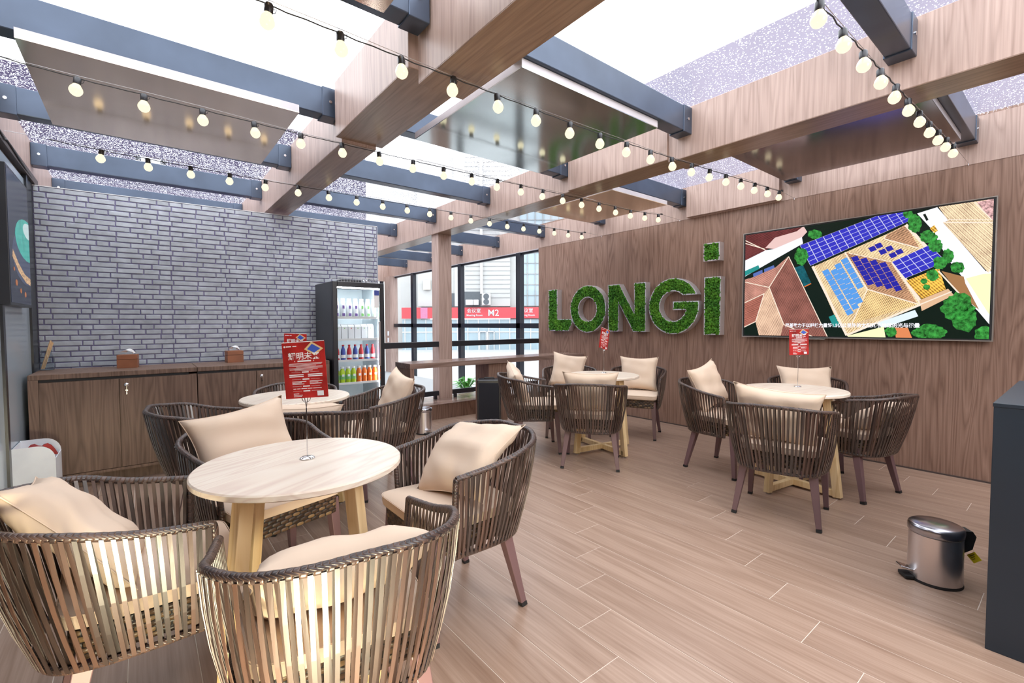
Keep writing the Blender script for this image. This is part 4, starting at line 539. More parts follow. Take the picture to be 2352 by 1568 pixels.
def bottle(kind, x, z, label, group, n):
    """kind -> body, cap, print colours"""
    o = thing(kind, label, 'bottle' if kind != 'milk_carton' else 'carton', (FX0 + x, FY0 + .125, z), 0, group)
    if kind == 'juice_bottle':
        c = n; MB().lathe((0, 0, 0), [(.027, 0), (.029, .01), (.026, .06), (.029, .10), (.028, .13), (.016, .155), (.016, .162)], 16).build('body', c, o, smooth=True)
        MB().lathe((0, 0, .162), [(.019, 0), (.019, .02)], 16).build('cap', 'white_paint', o); MB().lathe((0, 0, .045), [(.0285, 0), (.0285, .045)], 16, caps=False).build('label', 'print_green' if c == 'green_juice' else 'orange_juice', o)
        MB().box((-.012, -.0305, .075), (.012, -.028, .10)).build('mark', 'paper', o)
    elif kind == 'soda_bottle':
        MB().lathe((0, 0, 0), [(.024, 0), (.026, .01), (.024, .05), (.026, .09), (.022, .12), (.011, .15), (.011, .16)], 16).build('body', n, o, smooth=True)
        MB().lathe((0, 0, .16), [(.013, 0), (.013, .014)], 12).build('cap', 'cola_red', o); MB().lathe((0, 0, .03), [(.027, 0), (.027, .035)], 16, caps=False).build('label', 'paper', o)
    elif kind == 'milk_carton':
        MB().box((-.034, -.034, 0), (.034, .034, .145)).build('body', 'carton_white', o, bevel=.002); MB().add([(-.034, -.034, .145), (.034, -.034, .145), (.034, .034, .145), (-.034, .034, .145), (-.034, 0, .172), (.034, 0, .172)], [(0, 1, 5, 4), (3, 4, 5, 2), (0, 4, 3), (1, 2, 5)]).build('gable', 'carton_white', o)
        MB().lathe((0, -.0345, .125), [(.006, 0), (.006, .001)], 10, 'y').build('mark', n, o)
    else:
        MB().lathe((0, 0, 0), [(.028, 0), (.032, .012), (.030, .07), (.032, .14), (.022, .18), (.018, .19)], 16).build('body', 'carton_white', o, smooth=True)
        MB().lathe((0, 0, .19), [(.021, 0), (.021, .022)], 12).build('cap', 'paper', o)
        MB().box((-.014, -.0335, .02), (.014, -.030, .05)).box((-.012, -.0335, .10), (.010, -.030, .135)).build('mark', n, o)
ORD = ['leftmost', 'second from left', 'third from left', 'fourth from left', 'fifth from left', 'sixth from left', 'seventh from left', 'eighth from left']
for k in range(7): bottle('drink_bottle', .075 + k * .07, 1.389, 'white drink bottle on the top fridge shelf, ' + ORD[k], 'white bottles on the top fridge shelf', 'print_purple' if k < 4 else 'print_green')
for k in range(6): bottle('milk_carton', .078 + k * .0735, 1.149, 'white gable-top carton on the second fridge shelf, ' + ORD[k], 'white cartons on the second fridge shelf', 'cola_red' if k == 2 else 'print_green')
for k in range(7): bottle('soda_bottle', .075 + k * .067, .918, ('blue' if k % 2 else 'red') + ' soda bottle on the third fridge shelf, ' + ORD[k], 'soda bottles on the third fridge shelf', 'label_blue' if k % 2 else 'cola_red')
for k in range(8): bottle('juice_bottle', .068 + k * .0615, .669, ('green' if k < 4 else 'orange-red') + ' juice bottle on the bottom fridge shelf, ' + ORD[k % 4] + ' of its colour', 'green juice bottles' if k < 4 else 'orange juice bottles', 'green_juice' if k < 4 else 'orange_juice')
t = thing('wire_basket', 'white wire basket tray lying on top of the fridge', 'basket', (FX0 + .08, FY0 + .06, 1.777))
s = MB()
for k in range(15): s.box((k * .032, 0, 0), (k * .032 + .003, .3, .003))
for z in (0, .05): s.box((0, -.002, z), (.45, .002, z + .004)); s.box((0, .298, z), (.45, .302, z + .004)); s.box((0, 0, z), (.004, .3, z + .004)); s.box((.446, 0, z), (.45, .3, z + .004))
for k in range(15): s.box((k * .032, -.001, 0), (k * .032 + .002, .001, .05))
s.build('wire_frame', 'white_paint', t)
o = MB().box((-.12, -.08, 0), (.12, .08, .035)).build('storage_tray', 'black_metal', bevel=.006, loc=(FX0 + .28, FY0 + .28, 1.782)); tag(o, 'flat black tray on top of the fridge', 'tray')
t = thing('folded_paper', 'crumpled clear plastic wrap on the right end of the fridge top', 'wrapping', (FX0 + .46, FY0 + .2, 1.777))
v = [(-.09 + .03 * i, -.08 + .04 * j, .012 + random.random() * .04 + (.02 if i == 3 else 0)) for i in range(7) for j in range(5)]
MB().add(v, [(i * 5 + j, i * 5 + j + 1, i * 5 + j + 6, i * 5 + j + 5) for i in range(6) for j in range(4)]).build('sheet', 'jar_glass', t)
for o in t.children: o.location.z = 0

# ------------------------------------------------------------------ bar counter
t = thing('bar_counter', 'long wooden bar counter in front of the windows', 'counter', (2.43, 4.93, 0)); L = XW - 2.43
MB().box((0, 0, .79), (L - .002, .40, .852)).build('counter_top', 'counter_wood', t, bevel=.002)
MB().box((.004, .004, 0), (.055, .396, .79)).build('end_panel', 'walnut', t); MB().box((1.17, .06, 0), (1.49, .37, .79)).build('middle_support', 'walnut', t); MB().box((L - .06, .004, 0), (L - .004, .396, .79)).build('end_panel', 'walnut', t)
# loudspeaker
t = thing('loudspeaker', 'black floor loudspeaker standing in front of the bar counter', 'loudspeaker', (3.40, 4.70, 0), R(-39))
MB().box((-.146, -.12, 0), (.146, .14, .625)).build('box', 'black_metal', t, bevel=.012); MB().box((-.128, -.127, .03), (.128, -.12, .59)).build('grille', 'black_fabric', t, bevel=.004)
MB().tube([(-.06, 0, .622), (-.06, 0, .64), (.06, 0, .64), (.06, 0, .622)], .008, 8).build('handle', 'rubber', t)
def pedal_bin(loc, r, h, pa, label, hinge=True):
    t = thing('pedal_bin', label, 'bin', (loc[0], loc[1], 0), pa)
    MB().lathe((0, 0, 0), [(r * 1.0, 0), (r * 1.01, .004), (r * .99, .014)], 40).build('base_ring', 'rubber', t, smooth=True)
    MB().lathe((0, 0, .014), [(r * .985, 0), (r * .965, h - .065)], 40).build('body', 'steel', t, smooth=True)
    MB().lathe((0, 0, h - .048), [(r * .99, 0), (r * 1.02, .004), (r * 1.02, .030), (r * .985, .040), (r * .9, .046), (r * .3, .052), (0.001, .053)], 40).build('lid', 'lid_steel', t, smooth=True)
    MB().bar((r * .9, 0, .045), (r + .05, 0, .062), .055, .010).build('pedal', 'chrome', t, bevel=.003); MB().box((r * .85, -.035, .004), (r + .035, .035, .022)).build('pedal_base', 'rubber', t, bevel=.004)
    if hinge:
        MB().add([(-r * .97, -.03, h - .13), (-r * .97, .03, h - .13), (-r * .97, .03, h - .02), (-r * .97, -.03, h - .02), (-r - .03, -.03, h - .11), (-r - .03, .03, h - .11), (-r - .045, .03, h - .045), (-r - .045, -.03, h - .045), (-r - .03, -.03, h - .02), (-r - .03, .03, h - .02)],
                 [(0, 1, 2, 3), (0, 4, 5, 1), (4, 7, 6, 5), (7, 8, 9, 6), (8, 3, 2, 9), (0, 3, 8, 7, 4), (1, 5, 6, 9, 2)]).build('hinge_cover', 'rubber', t)
        MB().tube([(-r - .04, 0, h - .05), (-r - .052, 0, h - .07), (-r - .048, .004, h - .10)], .0022, 6).build('wire_handle', 'chrome', t)
        MB().tube([(-r - .046, .004, h - .10), (-r - .05, .006, h - .135)], .0007, 4).build('string', 'paper', t)
        g = MB().box((-.0005, -.021, -.021), (.0005, .021, .021)).build('paper_tag', 'yellow_tag', t, loc=(-r - .052, .008, h - .158)); g.rotation_euler = (R(45), 0, R(35))
        for k in range(3): MB().box((-.0008, -.014, .010 - k * .008), (.0008, .012 - .006 * k, .0125 - k * .008)).build('print_line', 'rubber', g)
    return t
pedal_bin((3.145, .46), .11, .295, R(128), 'stainless steel pedal bin with yellow tag on the open floor at right')
pedal_bin((2.635, 5.00), .10, .315, R(-95), 'small stainless steel pedal bin by the window ledge, half hidden behind a chair', False)
# dark cabinet at right edge
t = thing('slate_cabinet', 'dark slate-grey cabinet cut by the right edge of the photo', 'cabinet', (2.63, -.75, 0))
MB().box((0, 0, .0), (1.1, .977, .985)).build('body', 'slate_box', t, bevel=.002); MB().box((-.002, -.002, .985), (1.102, .979, 1.0)).build('top', 'slate_box', t, bevel=.001, seg=1)

# ------------------------------------------------------------------ television
t = thing('television', 'large wall television showing roofs with blue solar panels', 'television', (XW, 2.456, 0)); o = t
XF = -.08
MB().box((XF + .004, -1.978, 1.165), (XF + .034, 0, 2.317)).build('bezel', 'rubber', t)
f = MB(); f.box((XF, -1.980, 1.163), (XF + .036, -1.972, 2.319)); f.box((XF, -.006, 1.163), (XF + .036, .002, 2.319)); f.box((XF, -1.972, 2.311), (XF + .036, -.006, 2.319)); f.box((XF, -1.972, 1.163), (XF + .036, -.006, 1.172)); f.build('frame', 'silver_frame', t)
MB().box((XF + .034, -1.5, 1.4), (-.001, -.5, 2.1)).build('wall_mount', 'rubber', t)
MB().prism([(.62, 1.168), (.83, 1.168), (.81, 1.150), (.64, 1.150)], lambda a, b, d: (XF + d, -a, b), .0, .012).build('logo_bar', 'silver_frame', t)
scr = MB().box((XF + .0035, -1.958, 1.182), (XF + .0045, -.021, 2.299)).build('screen', 'screen_dark', t)
lay = {}
order = []
for m, pts in TVP:
    if m == 'dark' and len(order) == 0: order.append('x'); continue
    key = m
    if not order or order[-1] != key: order.append(key); lay[len(order)] = (key, MB())
    k = len(order); dd = XF + .0033 - .00007 * k
    lay[k][1].prism(pts, lambda a, b, d, dd=dd: (dd + d, -a, b), -.00003, .00003)
NAMES = dict(white='white_wall', cell='solar_cells', cell2='solar_cells', cell3='solar_cells', pale='solar_frame', leaf='trees', cream='roof_ridge')
for k, (m, mb) in lay.items():
    o_ = mb.build(NAMES.get(m, 'roof_area'), 'screen_' + m, scr)
    if len([1 for f_ in mb.f if len(f_) == 4]) > 6: o_['kind'] = 'stuff'
MX = Matrix(((0, 0, -1, XF - .0035), (-1, 0, 0, -.993), (0, 1, 0, 1.290), (0, 0, 0, 1)))
text_obj('subtitle', '隆基致力于以科技力量将1.5亿公里外的太阳赋予地球的光与能量', .044, 'screen_text', MX, scr, .0003, .0012, sx=.87)

# ------------------------------------------------------------------ moss letters LONGi
def arc(cx, cy, r, a0, a1, n): return [(cx + r * math.cos(R(a0 + (a1 - a0) * i / n)), cy + r * math.sin(R(a0 + (a1 - a0) * i / n))) for i in range(n + 1)]
def inside(p, poly):
    c = False; n = len(poly)
    for i in range(n):
        (x1, y1), (x2, y2) = poly[i - 1], poly[i]
        if (y1 > p[1]) != (y2 > p[1]) and p[0] < (x2 - x1) * (p[1] - y1) / (y2 - y1) + x1: c = not c
    return c
def edist(p, poly):
    m = 9
    for i in range(len(poly)):
        a, b = poly[i - 1], poly[i]; dx, dy = b[0] - a[0], b[1] - a[1]; t_ = max(0, min(1, ((p[0] - a[0]) * dx + (p[1] - a[1]) * dy) / (dx * dx + dy * dy + 1e-12)))
        m = min(m, math.hypot(a[0] + t_ * dx - p[0], a[1] + t_ * dy - p[1]))
    return m
def inset(poly, w):
    A = sum(poly[i - 1][0] * poly[i][1] - poly[i][0] * poly[i - 1][1] for i in range(len(poly))); s = 1 if A > 0 else -1; out = []
    n = len(poly)
    for i in range(n):
        a, b, c = poly[i - 1], poly[i], poly[(i + 1) % n]
        def nm(p, q): d = math.hypot(q[0] - p[0], q[1] - p[1]) or 1; return (-(q[1] - p[1]) / d * s, (q[0] - p[0]) / d * s)
        n1, n2 = nm(a, b), nm(b, c); k = 1 + n1[0] * n2[0] + n1[1] * n2[1]; k = max(k, .35)
        out.append((b[0] + (n1[0] + n2[0]) / k * w, b[1] + (n1[1] + n2[1]) / k * w))
    return out
def ico():
    bm = bmesh.new(); bmesh.ops.create_icosphere(bm, subdivisions=1, radius=1); v = [tuple(x.co) for x in bm.verts]; f = [tuple(x.index for x in q.verts) for q in bm.faces]; bm.free(); return v, f
ICO = ico()
def letter(name, label, loops, y0, dens=1, group='moss letters on the wood wall'):
    """loops in (u, z), u to the right along the wall from Y = y0"""
    t = thing(name, label, 'letter', (XW, y0, 0), 0, group); D = .10; sh = MB()
    for li, lp in enumerate(loops):
        ins = inset(lp, .013 if li == 0 else -.013); n = len(lp)
        for a, b in ((lp, -.001), (ins, -.001)): pass
        v = [(-.001, -p[0], p[1]) for p in lp] + [(-D, -p[0], p[1]) for p in lp] + [(-D, -p[0], p[1]) for p in ins] + [(-D + .02, -p[0], p[1]) for p in ins]
        sh.add(v, [(i, (i + 1) % n, (i + 1) % n + n, i + n) for i in range(n)] + [(i + n, (i + 1) % n + n, (i + 1) % n + 2 * n, i + 2 * n) for i in range(n)] + [(i + 2 * n, (i + 1) % n + 2 * n, (i + 1) % n + 3 * n, i + 3 * n) for i in range(n)])
    sh.build('metal_shell', 'moss_shell', t)
    tri = tessellate_polygon([[Vector((a, b, 0)) for a, b in lp] for lp in loops]); fl_ = [p for lp in loops for p in lp]
    mb = MB().add([(-D + .018, -p[0], p[1]) for p in fl_], [tuple(x) for x in tri])
    x0, x1 = min(p[0] for p in loops[0]), max(p[0] for p in loops[0]); z0, z1 = min(p[1] for p in loops[0]), max(p[1] for p in loops[0])
    cnt = int((x1 - x0) * (z1 - z0) * 7500 * dens); rg = random.Random(len(name) * 7 + cnt)
    for _ in range(cnt):
        p = (rg.uniform(x0, x1), rg.uniform(z0, z1))
        if not inside(p, loops[0]) or edist(p, loops[0]) < .012: continue
        if any(inside(p, lp) or edist(p, lp) < .012 for lp in loops[1:]): continue
        r_ = rg.uniform(.007, .017); dep = -D + rg.uniform(-.004, .014); j = [rg.uniform(.65, 1.3) for _ in range(12)]
        mb.add([(dep + v[0] * r_ * j[i] * .8, -p[0] + v[1] * r_ * j[i], p[1] + v[2] * r_ * j[i]) for i, v in enumerate(ICO[0])], ICO[1])
    o = mb.build('moss_fill', 'moss', t); o['kind'] = 'stuff'
Y0 = 5.623
rel = lambda pts: [(Y0 - a, b) for a, b in pts]
letter('letter_l', 'green moss letter L in a silver metal shell on the wood wall', [rel([(5.623, 1.872), (5.416, 1.872), (5.416, 1.389), (5.105, 1.389), (5.075, 1.345), (5.165, 1.199), (5.623, 1.199)])], Y0)
letter('letter_o', 'round green moss letter O in a silver metal shell on the wood wall', [arc(Y0 - 4.766, 1.537, .357, 0, 360, 48)[:-1], arc(Y0 - 4.77, 1.533, .180, 0, 360, 36)[:-1]], Y0)
letter('letter_n', 'green moss letter N in a silver metal shell on the wood wall', [rel([(4.373, 1.873), (4.166, 1.873), (3.912, 1.455), (3.916, 1.871), (3.727, 1.871), (3.727, 1.202), (3.930, 1.202), (4.180, 1.608), (4.180, 1.202), (4.366, 1.202)])], Y0)
gx, gz = Y0 - 3.322, 1.535
letter('letter_g', 'green moss letter G in a silver metal shell on the wood wall', [arc(gx, gz, .356, 22.3, 369, 52) + [(gx + .0, gz + .058), (gx + .0, gz - .049)] + arc(gx, gz, .190, -15, -315, 34)], Y0)
letter('letter_i', 'tall green moss letter i stroke beside the television', [rel([(2.905, 1.866), (2.700, 1.866), (2.700, 1.179), (2.902, 1.179)])], Y0)
letter('letter_dot', 'square green moss dot above the letter i', [rel([(2.918, 2.268), (2.718, 2.268), (2.718, 2.056), (2.918, 2.056)])], Y0)
# ------------------------------------------------------------------ tables
TH = .789
TOPM = MB().lathe((0, 0, TH - .026), [(.362, 0), (.370, .005), (.370, .021), (.365, .026)], 72).mesh('tabletop', 'table_wood', smooth=True)
LEGM = MB().bar((.335, 0, .012), (.245, 0, TH - .026), .042, .055, .042, .055, upv=(1, 0, 0)).mesh('leg', 'leg_wood', bevel=.003)
BARM = MB().box((-.33, -.021, .018), (.33, .021, .066)).mesh('cross_bar', 'leg_wood', bevel=.003)
HUBM = MB().box((-.24, -.022, TH - .07), (.24, .022, TH - .026)).mesh('top_bar', 'leg_wood', bevel=.003)
GLM = MB().lathe((0, 0, 0), [(.02, 0), (.02, .006), (.008, .010), (.008, .018)], 16).mesh('foot_glide', 'chrome', smooth=True)
def table(x, y, yaw, label):
    t = thing('round_table', label, 'table', (x, y, 0), R(yaw), 'round pale wood cafe tables')
    put('tabletop', TOPM, t)
    for k in range(4): l = put('leg', LEGM, t, (0, 0, 0), R(90 * k)); put('foot_glide', GLM, l, (.325, 0, 0))
    for k in range(2): put('cross_bar', BARM, t, (0, 0, 0), R(90 * k)); put('top_bar', HUBM, t, (0, 0, 0), R(90 * k))
    put('foot_glide', GLM, t)
TB = dict(T1=(.477, 1.90, 28), T2=(.885, 3.66, 45), T3=(3.73, 3.15, -9), T4=(4.08, 1.47, -8))
LT = dict(T1='round pale wood table in the left foreground, nearest the camera', T2='round pale wood table in front of the low cabinets and fridge', T3='round pale wood table in front of the letter O, near the bar counter', T4='round pale wood table in front of the television')
for k, v in TB.items(): table(*v, LT[k])

# ------------------------------------------------------------------ card stands and menu cards
def menu(tx, ty, zc, wdir, tilt, scale, lab, labc, zr=.20):
    t = thing('card_stand', lab, 'card stand', (tx, ty, TH + .0005), 0, 'chrome card stands on the tables')
    MB().lathe((0, 0, 0), [(.027, 0), (.028, .003), (.022, .008), (.003, .010)], 24).build('base', 'chrome', t, smooth=True)
    MB().tube([(0, 0, .008), (0, 0, zr)], .0022, 8).build('rod', 'chrome', t)
    a = math.atan2(wdir[1], wdir[0]); c, s = math.cos(a), math.sin(a)
    lp = [(math.sin(R(k)) * .017 * c, math.sin(R(k)) * .017 * s, zr + .038 - math.cos(R(k)) * .017) for k in range(-150, 151, 20)]
    MB().tube([(0, 0, zr)] + lp + [(0, 0, zr)], .0018, 6).build('clip_loop', 'chrome', t)
    # card: local x along width, z up
    m = thing('menu_card', labc, 'sign', (tx - s * -.0045, ty - c * .0045, zc), 0, 'red menu cards held by the table stands'); m.rotation_euler = (0, R(tilt), a)
    w, h = .166 * scale, .222 * scale
    MB().box((-w / 2, -.0012, -h / 2), (w / 2, .0012, h / 2)).build('card', 'red_print', m)
    f = lambda a_, b, d: (a_ * w, -.0012 - d, b * h)
    def q(name, mt, pts, d0=0, d1=.0003): MB().prism(pts, f, d0, d1).build(name, mt, m)
    q('top_edge', 'paper', [(-.5, .488), (.5, .488), (.5, .5), (-.5, .5)])
    q('gold_diamond', 'gold_print', [(.02, .36), (.20, .49), (.47, .36), (.26, .245)]); q('blue_diamond', 'blue_print', [(.09, .36), (.21, .45), (.40, .36), (.25, .29)], .0003, .0006)
    q('logo_mark', 'paper', [(-.44 + .022 * math.cos(R(k)), .42 + .017 * math.sin(R(k))) for k in range(0, 360, 40)])
    q('header_text', 'paper', [(-.405, .412), (-.28, .412), (-.28, .430), (-.405, .430)]); q('header_text', 'paper', [(-.25, .414), (-.16, .414), (-.16, .430), (-.25, .430)])
    M = Matrix(((1, 0, 0, .0), (0, 0, -1, -.0014), (0, 1, 0, .235 * h), (0, 0, 0, 1)))
    text_obj('title', '耀明未来', .031 * scale, 'paper', M, m, .0003, .0004)
    ln = MB()
    def bars(z, segs, th=.011):
        for a_, b in segs: ln.box((a_ * w, -.0015, (z - th / 2) * h), (b * w, -.0012, (z + th / 2) * h))
    bars(.155, [(-.16, .16)], .024); bars(.155, [(-.23, -.215), (.215, .23)], .02)
    for i, e in enumerate([(-.36, .42), (-.37, .40), (-.37, .27), (-.20, .42), (-.37, .42), (-.36, .30), (-.24, .18)]): bars(.112 - i * .0205, [e], .007)
    for z in (-.04, -.165, -.29, -.375): bars(z, [(-.075, .085)], .020); bars(z, [(-.32, -.11), (.12, .33)], .003)
    for z in (-.085, -.115): bars(z, [(-.38, -.04), (.06, .40)], .017)
    for i, (a_, b) in enumerate([(.33, .3), (.22, .2), (.28, .28)]): bars(-.205 - .022 * i, [(-.32, -.32 + a_), (.09, .09 + b)], .010)
    bars(-.332, [(-.31, -.24), (-.22, -.14), (-.12, .02), (.04, .14), (.16, .36)], .010)
    for z, e in ((-.42, -.18), (-.446, -.10), (-.468, -.12)): bars(z, [(-.31, e)], .009)
    o = ln.build('text_lines', 'paper', m)
    q('white_square', 'carton_white', [(.25, -.47), (.40, -.47), (.40, -.385), (.25, -.385)])
menu(.50, 1.921, 1.142, (.131, -.104), -3.5, 1.0, 'chrome card stand on the nearest left table', 'large red menu card on the nearest left table', .203)
menu(.885, 3.66, 1.142, (.62, -.50), 2, 1.0, 'chrome card stand on the table before the fridge', 'red menu card half hidden behind the larger foreground card')
menu(3.852, 3.234, 1.156, (1, .12), 13, .98, 'chrome card stand on the table before the moss letters', 'red menu card turned edgewise in front of the letter N', .215)
menu(4.226, 1.493, 1.162, (.78, -.63), -1.5, .96, 'chrome card stand on the table before the television', 'red menu card in front of the lower left of the television', .225)

# ------------------------------------------------------------------ chairs
HALF = [(.29, .165, .687), (.308, -.017, .715), (.314, -.166, .754), (.245, -.288, .770), (.133, -.360, .785), (0, -.366, .787)]
RHALF = [(.262, .158, .350), (.264, .0, .350), (.250, -.115, .348), (.205, -.205, .345), (.115, -.248, .343), (0, -.258, .343)]
def fullc(h): return catmull([(-x, y, z) for x, y, z in h] + [p for p in h[::-1][1:]], 8)
def resample(P, n):
    d = [0]
    for a, b in zip(P[:-1], P[1:]): d.append(d[-1] + (b - a).length)
    out = []; j = 0
    for i in range(n):
        s = d[-1] * i / (n - 1)
        while j < len(d) - 2 and d[j + 1] < s: j += 1
        t_ = (s - d[j]) / max(d[j + 1] - d[j], 1e-9); out.append(P[j].lerp(P[j + 1], min(max(t_, 0), 1)))
    return out
RIM, RING = resample(fullc(HALF), 90), resample(fullc(RHALF), 60)
NS = 58
def strap_mesh(i):
    A, B = resample(RIM, NS * 4 + 1), resample(RING, NS * 4 + 1); c = 4 * i + 2; rg = random.Random(i); mb = MB()
    def nrm(P, k): d = (P[min(k + 1, len(P) - 1)] - P[max(k - 1, 0)]).normalized(); return d, Vector((d.y, -d.x, 0)).normalized()
    for side, off in ((1, rg.uniform(-.5, .5)), (-1, rg.uniform(-1.6, 1.6))):
        ka = c; kb = int(round(min(max(c + off + (1.2 if side < 0 else 0), 1), NS * 4 - 1)))
        da, na = nrm(A, ka); db, nb = nrm(B, kb)
        if na.dot(Vector((A[ka].x, A[ka].y + .05, 0))) < 0: na = -na
        if nb.dot(Vector((B[kb].x, B[kb].y + .02, 0))) < 0: nb = -nb
        pa = A[ka] + na * .0125 * side + Vector((0, 0, -.004)); pb = B[kb] + nb * .0125 * side; w = .0055; n = 4; v = []
        for k in range(n + 1):
            s = k / n; p = pa.lerp(pb, s); q = (na * (1 - s) + nb * s).normalized(); p = p + q * (math.sin(math.pi * s) * (.012 if side > 0 else -.002)); d_ = (da * (1 - s) + db * s).normalized()
            for e, g in ((-1, 0), (1, 0), (1, 1), (-1, 1)): v.append(p + d_ * w * e + q * (.0022 * g))
        f = [(k * 4 + j, k * 4 + (j + 1) % 4, k * 4 + 4 + (j + 1) % 4, k * 4 + 4 + j) for k in range(n) for j in range(4)] + [(3, 2, 1, 0), (4 * n, 4 * n + 1, 4 * n + 2, 4 * n + 3)]
        mb.add(v, f)
    return mb.mesh('strap', 'rope')
def rounded(pts, r, n=5):
    out = []
    for i in range(len(pts)):
        p = Vector(pts[i]); a = Vector(pts[i - 1]); b = Vector(pts[(i + 1) % len(pts)]); u = (a - p).normalized(); v = (b - p).normalized()
        for k in range(n + 1):
            s = k / n; out.append(tuple((p + u * r * (1 - s) ** 2 + v * r * s ** 2)))
    return out
def make_chair():
    t = thing('rope_chair', 'x', 'chair')
    MB().tube(RIM, lambda i: .0125 * (1 + .07 * (i % 2)), 10, uv=True).build('top_rim', 'rope_wrap', t, smooth=True)
    MB().tube(RING, .011, 8, uv=True).build('bottom_ring', 'rope_wrap', t, smooth=True)
    for s in (-1, 1): MB().tube(catmull([(s * .29, .163, .690), (s * .289, .168, .66), (s * .275, .166, .5), (s * .264, .160, .345)], 4), .0125, 10, uv=True).build('arm_post', 'post_wrap', t, smooth=True)
    # woven apron
    out = rounded([(-.245, .25), (.245, .25), (.225, -.18), (-.225, -.18)], .05, 5); n = len(out); mb = MB(); mb.uv = {}
    v = []; per = [0]
    for i in range(n): per.append(per[-1] + math.dist(out[i], out[(i + 1) % n]))
    for i in range(n + 1):
        x, y = out[i % n]
        for z, off in ((.450, .0), (.43, .003), (.362, .001), (.358, -.010), (.444, -.012)):
            l = math.hypot(x, y - .03) or 1; v.append((x + x / l * off, y + (y - .03) / l * off, z)); mb.uv[len(v) - 1] = (per[i] / per[-1], {.450: 1, .43: .78, .362: .02, .358: 0, .444: .9}[z])
    mb.add(v, [(i * 5 + j, i * 5 + (j + 1) % 5, i * 5 + 5 + (j + 1) % 5, i * 5 + 5 + j) for i in range(n) for j in range(5)]).build('seat_apron', 'weave', t, smooth=True)
    MB().prism([(a * .97, b * .97) for a, b in out], lambda a, b, d: (a, b, d), .440, .449).build('seat_deck', 'rubber', t)
    for s in (-1, 1):
        l = MB().bar((s * .244, .246, .018), (s * .222, .214, .43), .030, .030, .050, .050, upv=(0, 1, 0)).build('leg', 'leg_paint', t, bevel=.003); MB().bar((s * .245, .247, 0), (s * .244, .246, .018), .031, .031, upv=(0, 1, 0)).build('foot_cap', 'rubber', l)
        l = MB().bar((s * .247, -.216, .018), (s * .195, -.135, .40), .030, .030, .052, .052, upv=(0, 1, 0)).build('leg', 'leg_paint', t, bevel=.003); MB().bar((s * .249, -.219, 0), (s * .247, -.216, .018), .031, .031, upv=(0, 1, 0)).build('foot_cap', 'rubber', l)
    # seat cushion
    out = rounded([(-.262, .275), (.262, .275), (.235, -.205), (-.235, -.205)], .075, 6); n = len(out); v = []; pr = [(.93, .452), (.985, .458), (1, .475), (1, .487), (.985, .500), (.93, .508), (.6, .515), (.001, .517)]
    for k, z in pr: v += [(x * k, .035 + (y - .035) * k, z) for x, y in out]
    MB().add(v, [(j * n + i, j * n + (i + 1) % n, (j + 1) * n + (i + 1) % n, (j + 1) * n + i) for j in range(len(pr) - 1) for i in range(n)] + [tuple(range(n))[::-1]]).build('seat_cushion', 'cushion', t, smooth=True)
    sc_ = [o for o in t.children if o.name.startswith('seat_cushion')][0]
    MB().tube([(x * 1.001, .035 + (y - .035) * 1.001, .499) for x, y in out], .0018, 5, closed=True).build('piping', 'cushion', sc_)
    for i in range(NS): put('strap', strap_mesh(i), t)
    return t
CH = dict(
 FL1=(-.016, 2.005, -87.5, 'dark rope armchair at the lower left corner, straps shining pale gold'),
 FB1=(.431, 1.39, -6.7, 'dark rope armchair at the bottom centre, back to the camera, nearest of all'),
 FR1=(1.149, 1.878, 89.6, 'dark rope armchair right of the nearest table, leaning cushion and open seat towards it'),
 BL1=(.469, 2.56, 196, 'dark rope armchair behind the nearest table, facing the camera with a big cushion'),
 A2=(.38, 3.668, -95.5, 'empty dark rope armchair left of the second table, in front of the cabinet doors'),
 C2=(.934, 3.22, -28.8, 'dark rope armchair with its back to the camera between the two left tables'),
 D2=(1.485, 3.632, 89, 'dark rope armchair right of the second table, in front of the fridge'),
 B2=(1.01, 4.14, 170, 'dark rope armchair behind the second table, mostly hidden by the red menu card'),
 L4=(4.105, 2.05, 176, 'dark rope armchair left of the table by the television, tall pointed cushion'),
 R4=(4.35, 1.15, -12, 'dark rope armchair right of the table by the television, nearest the steel bin'),
 B4=(4.89, 1.643, 113.5, 'dark rope armchair between the television table and the wood wall'),
 F4=(3.458, 1.314, -78, 'dark rope armchair in front of the television table, back to the camera'),
 F3=(3.291, 2.913, -51.7, 'dark rope armchair in front of the middle table, back to the camera'),
 L3=(3.21, 3.648, -125.5, 'dark rope armchair left of the middle table, beside the loudspeaker'),
 R3=(4.567, 3.34, 117.5, 'dark rope armchair right of the middle table, against the wood wall'),
 BL3=(3.965, 3.86, 132, 'dark rope armchair behind the middle table, below the bar counter end'))
proto = make_chair()
for i, (k, (x, y, a, lab)) in enumerate(CH.items()):
    c = proto if i == 0 else copy_tree(proto)
    c.location = (x, y, 0); c.rotation_euler.z = R(a); c['label'] = lab; c['category'] = 'chair'; c['group'] = 'dark rope armchairs around the tables'

